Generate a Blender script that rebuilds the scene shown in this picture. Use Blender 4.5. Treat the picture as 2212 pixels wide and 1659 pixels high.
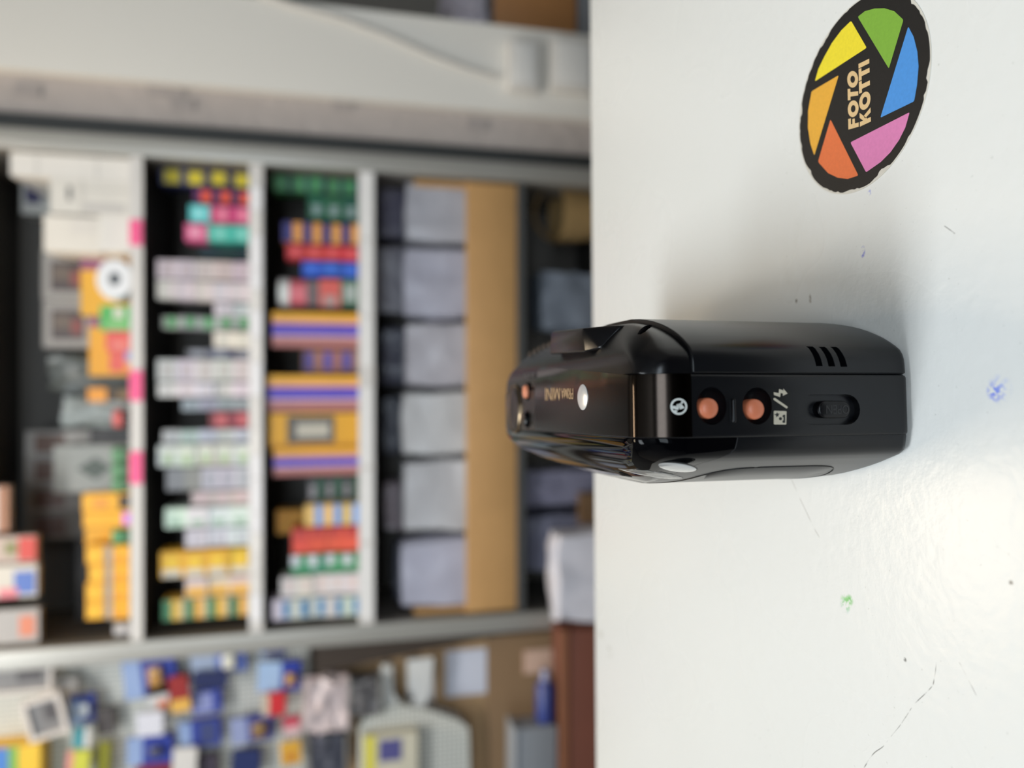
import bpy, bmesh, math, random
from mathutils import Vector, Matrix, noise
from mathutils.bvhtree import BVHTree
random.seed(7)
S = bpy.context.scene
for o in list(bpy.data.objects): bpy.data.objects.remove(o)
C = S.collection

# ------------------------------------------------------------------ camera, world, lights
TZ = 0.95                      # counter top height
EYE = Vector((0, 0, TZ + 0.117))
FPX, PITCH = 1600.0, math.radians(13.4)
cp, sp = math.cos(PITCH), math.sin(PITCH)
cam = bpy.data.cameras.new('photo_camera'); cam_o = bpy.data.objects.new('photo_camera', cam); C.objects.link(cam_o)
cam.sensor_fit = 'HORIZONTAL'; cam.sensor_width = 36.0; cam.lens = 36.0 * FPX / 2212.0
cam.clip_start = 0.01; cam.clip_end = 60
fwd = Vector((0, cp, -sp)); upv = Vector((0, sp, cp)); rgt = Vector((1, 0, 0))
# the phone was held sideways: world up points to the left of the frame
m = Matrix.Identity(4)
for i, v in enumerate((-upv, rgt, -fwd)):
    for r in range(3): m[r][i] = v[r]
for r in range(3): m[r][3] = EYE[r]
cam_o.matrix_world = m
cam.dof.use_dof = True; cam.dof.focus_distance = 0.162; cam.dof.aperture_fstop = 8.5
S.camera = cam_o
S.view_settings.view_transform = 'Standard'; S.view_settings.look = 'None'
S.view_settings.gamma = 1.0; S.view_settings.exposure = -0.06; S.view_settings.use_curve_mapping = False

W = bpy.data.worlds.new('daylight'); S.world = W; W.use_nodes = True
bg = W.node_tree.nodes['Background']; bg.inputs[0].default_value = (0.80, 0.90, 1.0, 1); bg.inputs[1].default_value = 0.30

def area(name, loc, size, power, color, target):
    l = bpy.data.lights.new(name, 'AREA'); l.shape = 'RECTANGLE'; l.size, l.size_y = size; l.energy = power; l.color = color
    o = bpy.data.objects.new(name, l); C.objects.link(o); o.location = loc
    o.rotation_euler = (Vector(target) - Vector(loc)).to_track_quat('-Z', 'Y').to_euler(); return o
area('tube_light', (-0.95, 0.15, 2.66), (1.2, 0.5), 29, (0.88, 0.95, 1.0), (-0.95, 0.15, 0))
area('spot_light', (-0.30, 1.30, 2.66), (0.7, 0.32), 16, (1.0, 0.80, 0.56), (-0.30, 1.30, 0))
area('shop_window_light', (0.0, -2.56, 1.75), (2.2, 1.1), 64, (0.80, 0.91, 1.0), (0.0, 0.0, 1.45))

tl = area('shelf_fill', (-0.1, 0.40, 2.60), (1.3, 0.10), 4.0, (1.0, 0.95, 0.88), (-0.1, 1.645, 1.0)); tl.data.spread = math.radians(88)  # added fill that brightens the shelves, no known lamp there

# ------------------------------------------------------------------ pixels to rays
def ray(x, y):
    a = ((1659 - y) - 829.5) / FPX; b = (x - 1106) / FPX
    return Vector((a, cp - b * sp, -sp - b * cp))
def on_y(x, y, Y):                      # the vertical plane Y = const
    d = ray(x, y); t = (Y - EYE.y) / d.y; return EYE + d * t
def on_z(x, y, Z):
    d = ray(x, y); t = (Z - EYE.z) / d.z; return EYE + d * t

# ------------------------------------------------------------------ materials
def lin(c):
    out = []
    for v in c[:3]:
        v /= 255.0; out.append(v / 12.92 if v <= .04045 else ((v + .055) / 1.055) ** 2.4)
    return (*out, 1.0)
MC = {}
def mat(c, rough=.5, metal=0.0, var=.06, scale=60.0, bump=0.0, bscale=400.0, spec=.5, coat=0.0, trans=0.0, alpha=1.0):
    key = (tuple(c), rough, metal, var, scale, bump, bscale, spec, coat, trans, alpha)
    if key in MC: return MC[key]
    mt = bpy.data.materials.new('surface_%d' % len(MC)); mt.use_nodes = True
    nt = mt.node_tree; b = nt.nodes['Principled BSDF']
    tc = nt.nodes.new('ShaderNodeTexCoord'); no = nt.nodes.new('ShaderNodeTexNoise'); no.inputs['Scale'].default_value = scale; no.inputs['Detail'].default_value = 3
    nt.links.new(tc.outputs['Object'], no.inputs['Vector'])
    mx = nt.nodes.new('ShaderNodeMix'); mx.data_type = 'RGBA'
    l = lin(c); mx.inputs[6].default_value = tuple(v * (1 - var) for v in l[:3]) + (1,); mx.inputs[7].default_value = tuple(min(1, v * (1 + var)) for v in l[:3]) + (1,)
    nt.links.new(no.outputs['Fac'], mx.inputs[0]); nt.links.new(mx.outputs[2], b.inputs['Base Color'])
    b.inputs['Roughness'].default_value = rough; b.inputs['Metallic'].default_value = metal
    b.inputs['Specular IOR Level'].default_value = spec; b.inputs['Coat Weight'].default_value = coat
    b.inputs['Transmission Weight'].default_value = trans; b.inputs['Alpha'].default_value = alpha
    if bump:
        n2 = nt.nodes.new('ShaderNodeTexNoise'); n2.inputs['Scale'].default_value = bscale; n2.inputs['Detail'].default_value = 4
        nt.links.new(tc.outputs['Object'], n2.inputs['Vector'])
        bp = nt.nodes.new('ShaderNodeBump'); bp.inputs['Strength'].default_value = bump; bp.inputs['Distance'].default_value = .5 / bscale
        nt.links.new(n2.outputs['Fac'], bp.inputs['Height']); nt.links.new(bp.outputs['Normal'], b.inputs['Normal'])
    MC[key] = mt; return mt

# ------------------------------------------------------------------ object helpers
def obj(name, verts, faces, mats, parent=None, smooth=False, mi=None, loc=None):
    me = bpy.data.meshes.new(name); me.from_pydata([tuple(v) for v in verts], [], faces)
    for q in (mats if isinstance(mats, (list, tuple)) else [mats]): me.materials.append(q)
    if mi:
        for p, k in zip(me.polygons, mi): p.material_index = k
    me.validate(); me.update()
    if smooth:
        me.polygons.foreach_set('use_smooth', [True] * len(me.polygons)); me.set_sharp_from_angle(angle=math.radians(38 if smooth is True else smooth))
    o = bpy.data.objects.new(name, me); C.objects.link(o)
    if parent: o.parent = parent
    if loc: o.location = loc
    return o
def from_bm(name, bm, mats, parent=None, smooth=False, loc=None):
    bmesh.ops.recalc_face_normals(bm, faces=bm.faces)
    me = bpy.data.meshes.new(name); bm.to_mesh(me); bm.free()
    for q in (mats if isinstance(mats, (list, tuple)) else [mats]): me.materials.append(q)
    if smooth:
        me.polygons.foreach_set('use_smooth', [True] * len(me.polygons)); me.set_sharp_from_angle(angle=math.radians(38 if smooth is True else smooth))
    o = bpy.data.objects.new(name, me); C.objects.link(o)
    if parent: o.parent = parent
    if loc: o.location = loc
    return o
def empty(name, loc, rz=0):
    o = bpy.data.objects.new(name, None); o.empty_display_size = .02; C.objects.link(o); o.location = loc; o.rotation_euler = (0, 0, rz); return o
def tag(o, label, cat, group=None):
    o['label'] = label; o['category'] = cat
    if group: o['group'] = group
    return o
def structure(o): o['kind'] = 'structure'; return o
BF = [(0, 3, 2, 1), (4, 5, 6, 7), (0, 1, 5, 4), (1, 2, 6, 5), (2, 3, 7, 6), (3, 0, 4, 7)]
def boxv(x0, x1, y0, y1, z0, z1):
    return [(x0, y0, z0), (x1, y0, z0), (x1, y1, z0), (x0, y1, z0), (x0, y0, z1), (x1, y0, z1), (x1, y1, z1), (x0, y1, z1)]
def box(name, x0, x1, y0, y1, z0, z1, mt, parent=None, bevel=0.0):
    o_ = Vector(parent.location) if parent else Vector((0, 0, 0))
    if parent: v = [Vector(q) - o_ for q in boxv(x0, x1, y0, y1, z0, z1)]; loc = None
    else:
        c = Vector(((x0 + x1) / 2, (y0 + y1) / 2, z0)); v = [Vector(q) - c for q in boxv(x0, x1, y0, y1, z0, z1)]; loc = c
    if not bevel: return obj(name, v, BF, mt, parent, loc=loc)
    bm = bmesh.new(); vs = [bm.verts.new(q) for q in v]
    for f in BF: bm.faces.new([vs[i] for i in f])
    bmesh.ops.bevel(bm, geom=bm.edges[:], offset=bevel, segments=3, profile=.5, affect='EDGES')
    return from_bm(name, bm, mt, parent, True, loc)
def tube(name, pts, r, mt, parent=None, n=8):
    pts = [Vector(p) for p in pts]; V = []; F = []
    for i, p in enumerate(pts):
        t = (pts[min(i + 1, len(pts) - 1)] - pts[max(i - 1, 0)]).normalized()
        a = t.cross(Vector((0, 0, 1)));  a = a if a.length > .05 else t.cross(Vector((0, 1, 0))); a.normalize(); b = t.cross(a)
        for k in range(n):
            q = 2 * math.pi * k / n; V.append(p + (a * math.cos(q) + b * math.sin(q)) * r)
    for i in range(len(pts) - 1):
        for k in range(n): F.append((i * n + k, i * n + (k + 1) % n, (i + 1) * n + (k + 1) % n, (i + 1) * n + k))
    F.append(tuple(range(n))[::-1]); F.append(tuple((len(pts) - 1) * n + k for k in range(n)))
    return obj(name, V, F, mt, parent, True)

# ------------------------------------------------------------------ the room
M_wall = mat((205, 198, 190), .8, var=.05, scale=6, bump=.15, bscale=60)
M_white = mat((226, 222, 214), .6, var=.02, scale=5)
structure(box('floor', -2.4, 2.4, -2.6, 2.25, -0.02, 0, mat((62, 58, 54), .6, var=.2, scale=9)))
structure(box('ceiling', -2.4, 2.4, -2.6, 2.25, 2.75, 2.8, mat((220, 220, 216), .8)))
structure(box('wall_back', -2.4, 2.4, 2.2, 2.25, 0, 2.75, mat((112, 108, 102), .8)))
structure(box('wall_front', -2.4, 2.4, -2.65, -2.6, 0, 2.75, mat((46, 44, 42), .8)))
structure(box('wall_left', -2.45, -2.4, -2.6, 2.25, 0, 2.75, M_wall))
structure(box('wall_right', 2.4, 2.45, -2.6, 2.25, 0, 2.75, M_wall))

def lamp_box(name, cx, cy, sx, sy, label, color, power):
    t = empty(name, (cx, cy, 2.67)); tag(t, label, 'ceiling light')
    w = .03
    box('housing', cx - sx / 2 - w, cx + sx / 2 + w, cy - sy / 2 - w, cy + sy / 2 + w, 2.70, 2.75, mat((235, 235, 235), .4), t)
    return t
lamp_box('ceiling_light', -0.95, 0.15, 1.2, 0.5, 'large cool white ceiling panel left of the counter', 0, 0)
lamp_box('ceiling_light', -0.30, 1.30, 0.7, 0.32, 'narrow warm ceiling light in front of the shelves', 0, 0)
wn = empty('window_1', (0, -2.59, 1.2)); structure(wn)
for a_, b_, c_, d_ in ((-1.16, 1.16, 1.14, 1.2), (-1.16, 1.16, 2.3, 2.36), (-1.16, -1.1, 1.2, 2.3), (1.1, 1.16, 1.2, 2.3)): box('window_frame', a_, b_, -2.6, -2.565, c_, d_, mat((226, 226, 226), .4), wn)
box('pane', -1.1, 1.1, -2.595, -2.59, 1.2, 2.3, mat((190, 200, 210), .1), wn)
tk = empty('shelf_fill', (-0.1, .40, 2.62)); tag(tk, 'slim housing of a made-up fill lamp aimed at the shelves', 'ceiling light')
box('rail', -.8, .6, .36, .40, 2.66, 2.75, mat((40, 40, 40), .4), tk)  # unseen housing that goes with the added shelf fill

# counter -------------------------------------------------------------
def counter_material():
    mt = bpy.data.materials.new('white_laminate'); mt.use_nodes = True; nt = mt.node_tree; N = nt.nodes; L = nt.links
    b = N['Principled BSDF']; b.inputs['Roughness'].default_value = .24; b.inputs['Specular IOR Level'].default_value = .30
    geo = N.new('ShaderNodeNewGeometry'); pos = geo.outputs['Position']
    def noise_(scale, detail=3):
        n = N.new('ShaderNodeTexNoise'); n.inputs['Scale'].default_value = scale; n.inputs['Detail'].default_value = detail; L.new(pos, n.inputs['Vector']); return n.outputs['Fac']
    def math_(op, a, b_=None, c=None):
        n = N.new('ShaderNodeMath'); n.operation = op
        for i, v in enumerate((a, b_, c)):
            if v is None: continue
            if isinstance(v, (int, float)): n.inputs[i].default_value = v
            else: L.new(v, n.inputs[i])
        return n.outputs[0]
    def ramp(v, a, b_):
        n = N.new('ShaderNodeMapRange'); n.inputs[1].default_value = a; n.inputs[2].default_value = b_; L.new(v, n.inputs[0]); return n.outputs[0]
    def mix(f, a, col):
        n = N.new('ShaderNodeMix'); n.data_type = 'RGBA'; L.new(f, n.inputs[0])
        if isinstance(a, tuple): n.inputs[6].default_value = a
        else: L.new(a, n.inputs[6])
        n.inputs[7].default_value = lin(col); return n.outputs[2]
    c = mix(math_('MULTIPLY', ramp(noise_(9, 2), .2, .8), .5), lin((231, 231, 228)), (224, 224, 219))
    c = mix(math_('MULTIPLY', ramp(noise_(900, 2), .70, .80), .35), c, (150, 150, 140))       # fine dirt specks
    def spot(px, py, rad, col, dens, nscale=900, stretch=(1, 1), amt=.9):
        nonlocal c
        p = on_z(px, py, TZ)
        v = N.new('ShaderNodeVectorMath'); v.operation = 'SUBTRACT'; L.new(pos, v.inputs[0]); v.inputs[1].default_value = p
        v2 = N.new('ShaderNodeVectorMath'); v2.operation = 'MULTIPLY'; L.new(v.outputs[0], v2.inputs[0]); v2.inputs[1].default_value = (stretch[0], stretch[1], 0)
        ln = N.new('ShaderNodeVectorMath'); ln.operation = 'LENGTH'; L.new(v2.outputs[0], ln.inputs[0])
        f = math_('MULTIPLY', ramp(ln.outputs['Value'], rad, rad * .25), ramp(noise_(nscale), dens, dens + .14))
        c = mix(math_('MULTIPLY', f, amt), c, col)
    spot(2150, 846, .0021, (70, 96, 232), .42)
    spot(2158, 840, .0030, (160, 176, 236), .45, amt=.6)
    spot(1864, 545, .0012, (84, 90, 210), .45, stretch=(.7, 1.3))
    spot(1878, 416, .0008, (110, 120, 215), .40)
    spot(1835, 1296, .0015, (84, 186, 60), .36, 700)
    spot(1827, 1302, .0022, (110, 196, 90), .44, 700)
    spot(1825, 1310, .0020, (140, 190, 175), .48, 700, amt=.6)
    spot(1298, 1370, .0034, (172, 168, 152), .40, 300, (1.4, 1), .7)
    spot(1316, 1408, .0040, (168, 164, 150), .42, 300, (1.2, 1), .7)
    spot(1720, 650, .0007, (120, 112, 100), .35)
    spot(1750, 645, .0010, (150, 142, 130), .40, stretch=(.7, 1.6))
    spot(1955, 1425, .0006, (110, 108, 104), .35)
    spot(2184, 1259, .0006, (90, 88, 84), .30)
    def scratch(pa, pb, w, col, amt):
        nonlocal c
        A = on_z(*pa, TZ); B = on_z(*pb, TZ); d = (B - A); ln = d.length; d.normalize(); nrm = Vector((-d.y, d.x, 0))
        v = N.new('ShaderNodeVectorMath'); v.operation = 'SUBTRACT'; L.new(pos, v.inputs[0]); v.inputs[1].default_value = (A + B) / 2
        def dot(w_):
            n = N.new('ShaderNodeVectorMath'); n.operation = 'DOT_PRODUCT'; L.new(v.outputs[0], n.inputs[0]); n.inputs[1].default_value = w_; return n.outputs['Value']
        wob = math_('MULTIPLY', math_('SUBTRACT', noise_(70, 1), .5), .003)
        ac = math_('ABSOLUTE', math_('ADD', dot(nrm), wob)); al = math_('ABSOLUTE', dot(d))
        f = math_('MULTIPLY', ramp(ac, w, w * .3), ramp(al, ln / 2, ln / 2 * .9))
        f = math_('MULTIPLY', f, ramp(noise_(260, 2), .38, .55))
        c = mix(math_('MULTIPLY', f, amt), c, col)
    scratch((1865, 1659), (1945, 1560), .00016, (120, 118, 116), .8)
    scratch((1945, 1560), (2015, 1480), .00016, (130, 128, 126), .8)
    scratch((2015, 1480), (2023, 1415), .00018, (100, 98, 96), .9)
    scratch((2022, 1415), (2034, 1429), .00016, (90, 88, 86), .9)
    scratch((2070, 1430), (2110, 1505), .00014, (150, 148, 146), .8)
    scratch((1707, 1035), (1770, 1165), .00022, (188, 186, 182), .8)
    scratch((2037, 492), (2062, 508), .00016, (130, 128, 124), .8)
    scratch((1738, 636), (1752, 655), .0003, (160, 150, 138), .8)
    L.new(c, b.inputs['Base Color'])
    bp = N.new('ShaderNodeBump'); bp.inputs['Strength'].default_value = .35; bp.inputs['Distance'].default_value = .00035
    L.new(noise_(330, 3), bp.inputs['Height']); L.new(bp.outputs['Normal'], b.inputs['Normal'])
    r = math_('ADD', math_('MULTIPLY', noise_(25, 1), .06), .25); L.new(r, b.inputs['Roughness'])
    return mt
MT = counter_material()
eL = on_z(1286, 1659, TZ); eR = on_z(1273, 0, TZ)
yaw = math.atan2(eR.y - eL.y, eR.x - eL.x)
ct = empty('counter', (0, 0, 0)); tag(ct, 'white laminate sales counter with ink marks and scratches in the foreground', 'counter')
bm = bmesh.new()
ym = (eL.y + eR.y) / 2; X0, X1 = -.75, .75; CF = .085; sl = math.tan(yaw)
def ey(x): return ym + sl * (x - (eL.x + eR.x) / 2)
vs = [bm.verts.new(q) for q in [(X0, CF, TZ - .03), (X1, CF, TZ - .03), (X1, ey(X1), TZ - .03), (X0, ey(X0), TZ - .03), (X0, CF, TZ), (X1, CF, TZ), (X1, ey(X1), TZ), (X0, ey(X0), TZ)]]
for f in BF: bm.faces.new([vs[i] for i in f])
bmesh.ops.bevel(bm, geom=bm.edges[:], offset=.0016, segments=4, profile=.5, affect='EDGES')
from_bm('counter_top', bm, MT, ct, True)
M_cab = mat((205, 205, 200), .5)
box('front_panel', -.7, .7, ym - .08, ym - .06, 0, TZ - .03, M_cab, ct)
box('side_panel', -.7, -.68, CF + .01, ym - .081, 0, TZ - .03, M_cab, ct)
box('side_panel', .68, .7, CF + .01, ym - .081, 0, TZ - .03, M_cab, ct)

# ------------------------------------------------------------------ the compact camera
H = 60.0                                # millimetres in its own frame: x front(-) to back(+), y near end to far end, z up
K = empty('compact_camera', (-.0042, .131, TZ + .0002), math.radians(2.4))
tag(K, 'black compact film camera standing on the white counter, end face toward the viewer', 'camera')
KM = Matrix.Translation(K.location) @ Matrix.Rotation(K.rotation_euler.z, 4, 'Z'); KI = KM.inverted()
EL = (KI @ EYE) * 1000.0
def lray(x, y): return (KI.to_3x3() @ ray(x, y))
def lp(x, y, axis, val):                # pixel -> camera-frame millimetres on a plane
    d = lray(x, y); t = (val - EL[axis]) / d[axis]; return EL + d * t
def mm(vs): return [Vector(v) * .001 for v in vs]

M_matte = mat((9, 10, 14), .29, var=.08, scale=900, bump=.05, bscale=6000, spec=.36)
M_semi = mat((7, 7, 10), .26, var=.05, scale=500, bump=.03, bscale=6000, spec=.3)
M_gloss = mat((4, 4, 6), .04, var=.02, scale=300, spec=.25)
M_gloss.node_tree.nodes['Principled BSDF'].inputs['IOR'].default_value = 1.28
M_plate = mat((50, 44, 40), .14, metal=1.0, var=.10, scale=1500, bump=.05, bscale=9000)
M_glass = mat((16, 14, 14), .04, var=.05, scale=200, spec=.4)
M_glass.node_tree.nodes['Principled BSDF'].inputs['IOR'].default_value = 1.35
M_orange = mat((206, 118, 84), .42, var=.03, scale=900)
M_print = mat((188, 180, 162), .6, var=.05, scale=2000)
M_gold = mat((198, 164, 124), .45, var=.05, scale=2000)
M_silver = mat((226, 226, 226), .34, metal=.55, var=.10, scale=700)
M_black = mat((4, 4, 5), .5)
M_lens = mat((168, 170, 170), .06, var=.02, scale=200, spec=.7, coat=1.0)  # pale tone stands in for the counter mirrored in clear plastic

def ring(x, y0, y1, z0, z1, nt=(5.5, 10), ft=(5, 4), nb=2.0, fb=3.0, n=9):
    def fit(r, a, b): return (min(r[0], a), min(r[1], b))
    hy, hz = (y1 - y0) * .45, (z1 - z0) * .49
    nt = fit(nt, hy, hz); ft = fit(ft, hy, hz); nb2 = min(nb, hz); fb2 = min(fb, hz)
    P = []
    def arc(cy, cz, ry, rz, a0, a1):
        for i in range(n):
            a = math.radians(a0 + (a1 - a0) * i / (n - 1)); P.append(Vector((x, cy + ry * math.cos(a), cz + rz * math.sin(a))))
    def edge(k):
        pass
    arc(y0 + nb2, z0 + nb2, nb2, nb2, 180, 270)
    for i in range(1, 12): P.append(Vector((x, y0 + nb2 + (y1 - fb2 - y0 - nb2) * i / 12, z0)))
    arc(y1 - fb2, z0 + fb2, fb2, fb2, 270, 360)
    arc(y1 - ft[0], z1 - ft[1], ft[0], ft[1], 0, 90)
    for i in range(1, 24): P.append(Vector((x, y1 - ft[0] + (y0 + nt[0] - y1 + ft[0]) * i / 24, z1)))
    arc(y0 + nt[0], z1 - nt[1], nt[0], nt[1], 90, 180)
    return P
def loft(name, rings, mt, smooth=True):
    V = mm([p for r in rings for p in r]); n = len(rings[0]); F = []
    for i in range(len(rings) - 1):
        for k in range(n):
            F.append((i * n + k, (i + 1) * n + k, (i + 1) * n + (k + 1) % n, i * n + (k + 1) % n))
    F.append(tuple(range(n))); F.append(tuple(range((len(rings) - 1) * n, len(rings) * n))[::-1])
    o = obj(name, V, F, mt, K, smooth)
    bm = bmesh.new(); bm.from_mesh(o.data); bmesh.ops.remove_doubles(bm, verts=bm.verts, dist=1e-7); bmesh.ops.recalc_face_normals(bm, faces=bm.faces); bm.to_mesh(o.data); bm.free()
    return o
def interp(tab, x):
    if x <= tab[0][0]: return tab[0][1]
    for (a, b), (c, d) in zip(tab, tab[1:]):
        if x <= c: return b + (d - b) * (x - a) / (c - a)
    return tab[-1][1]
def smooth_tab(tab):                    # monotone cubic resample
    xs = [t[0] for t in tab]; ys = [t[1] for t in tab]; n = len(xs)
    dl = [(ys[i + 1] - ys[i]) / (xs[i + 1] - xs[i]) for i in range(n - 1)]
    ms = [dl[0]] + [0 if dl[i - 1] * dl[i] <= 0 else 2 * dl[i - 1] * dl[i] / (dl[i - 1] + dl[i]) for i in range(1, n - 1)] + [dl[-1]]
    def f(x):
        x = max(xs[0], min(xs[-1], x)); i = max(j for j in range(n) if xs[j] <= x); i = min(i, n - 2)
        h = xs[i + 1] - xs[i]; t = (x - xs[i]) / h
        return (2 * t**3 - 3 * t * t + 1) * ys[i] + (t**3 - 2 * t * t + t) * h * ms[i] + (-2 * t**3 + 3 * t * t) * ys[i + 1] + (t**3 - t * t) * h * ms[i + 1]
    return f
LEN = 121.0
bn = smooth_tab([(6.2, 0.15), (9, .3), (11, 1.0), (13.5, 4.3), (16.2, 10), (18.7, 18.2), (20.6, 30), (21.2, 44)])
bf = smooth_tab([(6.2, 0.15), (13, .6), (15.5, 1.6), (18, 5), (20, 10), (21, 17), (22.1, 24)])
bt = smooth_tab([(6.2, 0.0), (9, .25), (11.5, 1.0), (14, 2.6), (17, 5.2), (19.5, 7.8), (20.4, 9.0)])
fn = smooth_tab([(6.2, 0.15), (9.6, 1.0), (11.7, 5.8), (14.4, 14), (16.2, 21), (17.7, 31.5), (19, 46)])
ff = smooth_tab([(6.2, 0.15), (9.5, .8), (11, 3), (12.5, 9), (14, 19), (16, 35), (17.5, 47), (19, 58)])
ftp = smooth_tab([(6.2, 0.0), (8, .35), (10, 1.3), (12, 3.0), (14.5, 6.2), (16.5, 10), (18, 14.5), (19, 20)])

# centre band
cs = [(-6.2, .22), (-6.0, .06), (-5.6, 0), (0, 0), (5.5, 0), (5.9, .12), (6.15, .4)]
band = loft('centre_band', [ring(x, d, LEN - d, d, H - d) for x, d in cs], M_matte)
# back door, below the split plane; it stands 1.2 mm proud of the top cover
ZC = 49.6
xs_b = [6.25, 6.6, 7.5, 8.5, 9.5, 10.5, 11.5, 12.5, 13.5, 14.5, 15.5, 16.5, 17.5, 18.5, 19.3, 20, 20.6, 21, 21.2]
def zb(x): return 0 if x < 17 else (x - 17) ** 2 * .14
door = loft('back_door', [ring(x, bn(x) + (.3 if i == 0 else 0), LEN - bf(x), zb(x) + (.4 if i == 0 else 0), ZC, (.5, .5), (.5, .5), 2.0) for i, x in enumerate(xs_b)], M_matte)
xs_c = [6.25, 6.6, 7.5, 8.5, 9.5, 10.5, 11.5, 12.5, 13.5, 14.5, 15.5, 16.5, 17.5, 18.4, 19.2, 19.8, 20.2]
cover = loft('top_cover', [ring(x, bn(x + .9) + .35, LEN - bf(x + .9), ZC - 1.5, H - .15 - bt(x) - (.3 if i == 0 else 0), (5.4 + .75 * (x - 6.2), 9.5 - min(7.5, .55 * (x - 6.2))), (5, 4), .4) for i, x in enumerate(xs_c)], M_semi)
# front shell: matte lower part, glossy upper part
ZF = 41.0
xs_f = [6.25, 6.6, 7.5, 8.5, 9.5, 10.5, 11.5, 12.5, 13.5, 14.5, 15.5, 16.3, 17, 17.6, 18.2, 18.7, 19]
def zfb(x): return 0 if x < 12 else (x - 12) ** 2 * .10
zs_ = smooth_tab([(6.2, 40.2), (8.6, 40.6), (10.5, 43.5), (12, 46.2), (14, 47.6), (16, 48.2), (19, 48.6)])
fl = loft('front_shell', [ring(-x, fn(x) + (.15 if i == 0 else 0), LEN - ff(x), zfb(x), min(zs_(x), H - ftp(x)), (.15, .15), (.15, .15), 2.2) for i, x in enumerate(xs_f)], M_matte)
fu = loft('front_panel', [ring(-x, fn(x) + .05 + (.15 if i == 0 else 0), LEN - ff(x) - .05, zs_(x) - .02, max(zs_(x) + .6, H - ftp(x) - (.2 if i == 0 else 0)), (5.5 + .7 * (x - 6.2), 9.5), (5, 4), .05) for i, x in enumerate(xs_f[:13])], M_gloss)
SHELLS = [band, door, cover, fl, fu]
def bvh_of(objs):
    V = []; F = []
    for o in objs:
        k = len(V); V += [v.co * 1000 for v in o.data.vertices]; F += [tuple(i + k for i in p.vertices) for p in o.data.polygons]
    return BVHTree.FromPolygons(V, F)
T_all = bvh_of(SHELLS)
def hit(x, y, tree=None):
    d = lray(x, y).normalized(); tr = tree or T_all
    r = tr.ray_cast(EL, d)
    if r[0] is not None: return r[0], r[1]
    best = None
    for i in range(60):
        p = EL + d * (120 + i * 3); q = tr.find_nearest(p)
        if best is None or q[3] < best[0]: best = (q[3], q[0], q[1])
    return best[1], best[2]
def boolean_cut(o, bm_cut):
    me = bpy.data.meshes.new('cutter'); bmesh.ops.recalc_face_normals(bm_cut, faces=bm_cut.faces); bm_cut.to_mesh(me); bm_cut.free()
    me.materials.append(M_gloss)
    c = bpy.data.objects.new('cutter', me); C.objects.link(c); c.parent = K
    md = o.modifiers.new('cut', 'BOOLEAN'); md.object = c; md.operation = 'DIFFERENCE'; md.solver = 'EXACT'
    bpy.context.view_layer.update()
    dg = bpy.context.evaluated_depsgraph_get(); ev = o.evaluated_get(dg)
    nm = bpy.data.meshes.new_from_object(ev); o.modifiers.clear(); old = o.data; o.data = nm; nm.name = o.name
    nm.polygons.foreach_set('use_smooth', [True] * len(nm.polygons)); nm.set_sharp_from_angle(angle=math.radians(34))
    bpy.data.objects.remove(c); bpy.data.meshes.remove(me); bpy.data.meshes.remove(old)
def ellipsoid_bm(c, r, u=24, v=16):
    bm = bmesh.new(); bmesh.ops.create_uvsphere(bm, u_segments=u, v_segments=v, radius=1.0)
    for q in bm.verts: q.co = Vector((c[0] + q.co.x * r[0], c[1] + q.co.y * r[1], c[2] + q.co.z * r[2])) * .001
    return bm
def prism_bm(pts, a, b):
    bm = bmesh.new(); A = [bm.verts.new((p + a) * .001) for p in pts]; B = [bm.verts.new((p + b) * .001) for p in pts]; n = len(pts)
    bm.faces.new(A); bm.faces.new(B[::-1])
    for i in range(n): bm.faces.new((A[i], B[i], B[(i + 1) % n], A[(i + 1) % n]))
    return bm
def stadium(cx, cz, hw, hh, n=10):      # oblong in x,z; long in z
    P = []; r = hw; s = hh - hw
    for i in range(n + 1): a = math.pi * i / n; P.append((cx + r * math.cos(a), cz + s + r * math.sin(a)))
    for i in range(n + 1): a = math.pi + math.pi * i / n; P.append((cx + r * math.cos(a), cz - s + r * math.sin(a)))
    return P
# button wells and slider slot in the end face
wells = []
for bx0, bx1, btn in ((1505, 1570, (1532, 882)), (1604, 1668, (1632, 884))):
    c = lp((bx0 + bx1) / 2, 877, 1, 0); e0 = lp(bx0, 877, 1, 0); e1 = lp(bx1, 877, 1, 0); w0 = lp(1537, 835, 1, 0); w1 = lp(1537, 918, 1, 0)
    rz = abs(e1.z - e0.z) / 2; rx = abs(w1.x - w0.x) / 2
    boolean_cut(band, ellipsoid_bm((c.x, -.4, c.z), (rx, 3.3, rz)))
    wells.append((c, btn, rx, rz))
s0 = lp(1724, 884, 1, 0); s1 = lp(1858, 884, 1, 0); sw0 = lp(1790, 852, 1, 0); sw1 = lp(1790, 918, 1, 0)
scx, scz, shw, shh = (sw0.x + sw1.x) / 2, (s0.z + s1.z) / 2, abs(sw1.x - sw0.x) / 2, abs(s1.z - s0.z) / 2
boolean_cut(band, prism_bm([Vector((a, 0, b)) for a, b in stadium(scx, scz, shw, shh)], Vector((0, -1, 0)), Vector((0, 1.7, 0))))
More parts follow.
